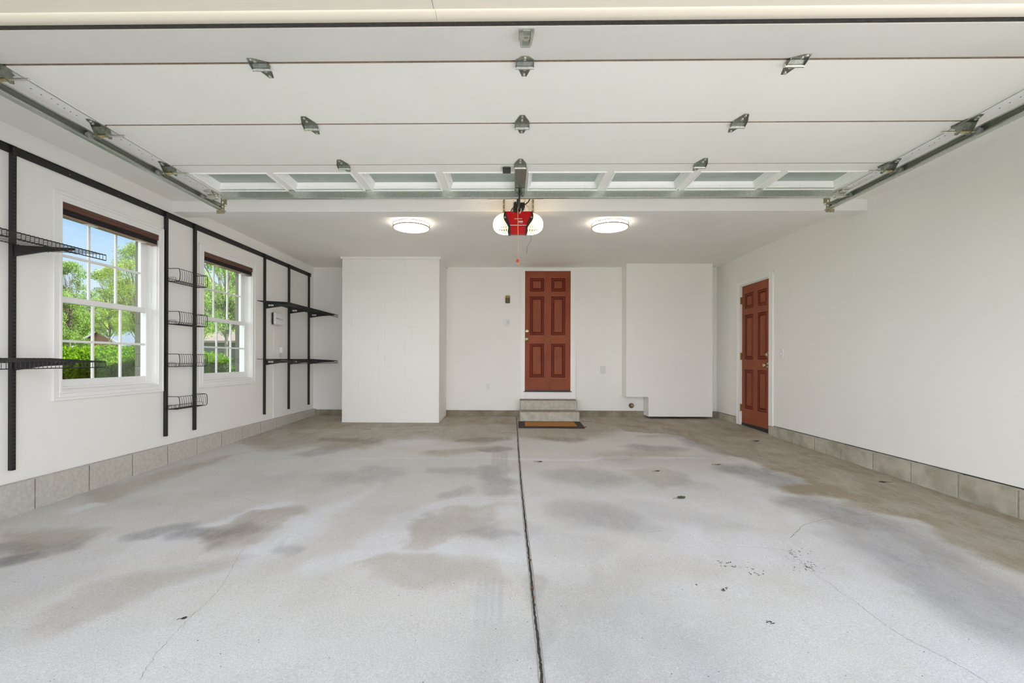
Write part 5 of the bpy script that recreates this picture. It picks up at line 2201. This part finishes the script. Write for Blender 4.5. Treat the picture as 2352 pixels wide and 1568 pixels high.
# brick gable house
d = 50
a = dirpt(217, d)
hw = 4.6
zr, ze = zpx(762, d), zpx(762, d) - hw * .65
t = thing('brick_house', 'far brick house gable with a white roof edge', 'house', (a.x, d, 0))
g = MB()
g.prism([(a.x - hw, -.1), (a.x + hw, -.1), (a.x + hw, ze), (a.x, zr), (a.x - hw, ze)], 'y', d, d + 9)
g.obj('brick_walls', 'brick', t)
g = MB()
for s in (-1, 1):
    g.prism([(a.x, zr + .02), (a.x + s * (hw + .4), ze - .26), (a.x + s * (hw + .4), ze - .04), (a.x, zr + .26)], 'y', d - .35, d + 9.3)
g.obj('gable_roof', 'roofgrey', t)
g = MB()
for s in (-1, 1):
    g.prism([(a.x, zr - .04), (a.x + s * (hw + .45), ze - .34), (a.x + s * (hw + .45), ze - .06), (a.x, zr + .24)], 'y', d - .42, d - .35)
g.obj('white_fascia', 'fascia', t)
# grey roofed house with a chimney
d = 46
a, b, c = dirpt(262, d), dirpt(336, d), dirpt(410, d)
zr, ze = zpx(776, d), zpx(798, d)
t = thing('grey_roof_house', 'far house with a blue grey roof and brick chimney', 'house', (b.x, d, 0))
g = MB()
g.box(a.x + .3, c.x - .3, d + .4, d + 8, -.1, ze)
g.obj('walls', 'sidinggrey', t)
g = MB()
g.add([(a.x, d, ze), (c.x, d, ze), (c.x, d + 8.4, ze), (a.x, d + 8.4, ze), (b.x - .3, d + 4.2, zr + .35), (b.x + .8, d + 4.2, zr + .35)], [(0, 1, 5, 4), (1, 2, 5), (2, 3, 4, 5), (3, 0, 4), (0, 3, 2, 1)])
g.obj('hip_roof', 'roofgrey', t)
p, q = dirpt(305, d + 3), dirpt(322, d + 3)
g = MB()
g.bev(p.x, q.x, d + 2.6, d + 3.4, ze, zpx(763, d + 3), .02)
g.obj('chimney', 'brick', t)
g = MB()
g.bev(p.x + .12, q.x - .12, d + 2.7, d + 3.3, zpx(763, d + 3), zpx(757, d + 3), .04)
g.obj('chimney_cap', 'fascia', t)
# tan roofed ranch house in the farther window
d = 36
a, c = dirpt(420, d), dirpt(552, d)
t = thing('ranch_house', 'low house with a broad tan roof seen through the farther window', 'house', ((a.x + c.x) / 2, d, 0))
ze, zr = zpx(787, d), zpx(763, d + 4)
g = MB()
g.box(a.x + .3, c.x - .3, d + .5, d + 7.5, -.1, ze)
g.obj('walls', 'sidinggrey', t)
g = MB()
g.prism([(d - .1, ze - .05), (d + 4, zr), (d + 8.1, ze - .05), (d + 8.1, ze + .12), (d + 4, zr + .18), (d - .1, ze + .12)], 'x', a.x, c.x)
g.obj('tan_roof', 'rooftan', t)
g = MB()
g.box(dirpt(500, d).x, dirpt(514, d).x, d + .46, d + .5, .0, zpx(794, d))
g.obj('garage_panel', 'roofgrey', t)
# pinkish wall beyond the lawn
d = 52
t = thing('garden_wall', 'distant pinkish brick wall behind the lawn', 'wall', (dirpt(545, d).x, d, 0))
MB().box(dirpt(522, d).x, dirpt(585, d).x, d, d + .3, -.1, zpx(812, d)).obj('brickwork', 'pinkwall', t)
t = thing('round_shrub', 'round dark shrub in front of the pinkish wall', 'shrub', (dirpt(536, 30).x, 30, 0))
V, Fc = leaf_cloud([(dirpt(536, 30).x, 30, .35), (dirpt(541, 30).x, 30, .3), (dirpt(530, 30).x, 30, .4)], [.42, .36, .4], 1500, .12, 77)
np_obj('foliage', V, Fc, 'treeC', t)

# ------------------------------------------------------------------ daylight
sun_d = bpy.data.lights.new('sun', 'SUN')
sun_d.energy = SUN_E
sun_d.angle = .009
sun_d.color = (1.0, .955, .88)
sun = bpy.data.objects.new('sun', sun_d)
C.objects.link(sun)
el, az = math.radians(38), math.radians(18)             # from the right and slightly from behind the house
sd = Vector((math.cos(el) * math.cos(az), math.cos(el) * math.sin(az), math.sin(el)))
sun.rotation_euler = sd.to_track_quat('Z', 'Y').to_euler()

wd = bpy.data.worlds.new('sky')
scene.world = wd
wd.use_nodes = True
n, l = wd.node_tree.nodes, wd.node_tree.links
bg = n['Background']
tc = n.new('ShaderNodeTexCoord')
sx = n.new('ShaderNodeSeparateXYZ')
l.new(tc.outputs['Generated'], sx.inputs[0])


def ramp(src, pts):
    r = n.new('ShaderNodeValToRGB')
    l.new(src, r.inputs[0])
    els = r.color_ramp.elements
    els[0].position, els[0].color = pts[0][0], (*pts[0][1], 1)
    els[1].position, els[1].color = pts[-1][0], (*pts[-1][1], 1)
    for p, c in pts[1:-1]:
        e_ = els.new(p)
        e_.color = (*c, 1)
    return r.outputs[0]


blue = ramp(sx.outputs[2], [(0.0, (1.0, 1.05, 1.12)), (.08, (.86, .98, 1.12)), (.22, (.48, .74, 1.06)), (.7, (.26, .48, .9))])
# unseen bright area added to the street side of the sky to light the garage
mr = n.new('ShaderNodeMapRange')
mr.inputs[1].default_value, mr.inputs[2].default_value = .10, -.55
mr.interpolation_type = 'SMOOTHSTEP'
l.new(sx.outputs[1], mr.inputs[0])
nz = n.new('ShaderNodeTexNoise')
nz.inputs['Scale'].default_value = 2.5
nz.inputs['Detail'].default_value = 4
l.new(tc.outputs['Generated'], nz.inputs['Vector'])
mr2 = n.new('ShaderNodeMapRange')
mr2.inputs[1].default_value, mr2.inputs[2].default_value = .3, .6
mr2.inputs[3].default_value, mr2.inputs[4].default_value = .8, 1
l.new(nz.outputs['Fac'], mr2.inputs[0])
mu = n.new('ShaderNodeMath')
mu.operation = 'MULTIPLY'
l.new(mr.outputs[0], mu.inputs[0])
l.new(mr2.outputs[0], mu.inputs[1])
cl = ramp(sx.outputs[2], [(0.0, (STREET_FILL * .98, STREET_FILL * .99, STREET_FILL * 1.03)), (.30, (STREET_FILL * .9, STREET_FILL * .93, STREET_FILL)), (.62, (HIGH * .95, HIGH * .98, HIGH * 1.06)), (1.0, (HIGH * .8, HIGH * .9, HIGH * 1.1))])
mx = n.new('ShaderNodeMix')
mx.data_type = 'RGBA'
l.new(mu.outputs[0], mx.inputs[0])
l.new(blue, mx.inputs[6])
l.new(cl, mx.inputs[7])
l.new(mx.outputs[2], bg.inputs['Color'])
bg.inputs['Strength'].default_value = 1.0

vs_ = scene.view_settings
vs_.view_transform = 'Standard'
vs_.look = 'None'
vs_.gamma = 1
vs_.exposure = EXPOSURE
vs_.use_curve_mapping = False
try:
    scene.cycles.max_bounces = 14
    scene.cycles.diffuse_bounces = 9
    scene.cycles.transparent_max_bounces = 16
    scene.cycles.sample_clamp_indirect = 8
except Exception:
    pass
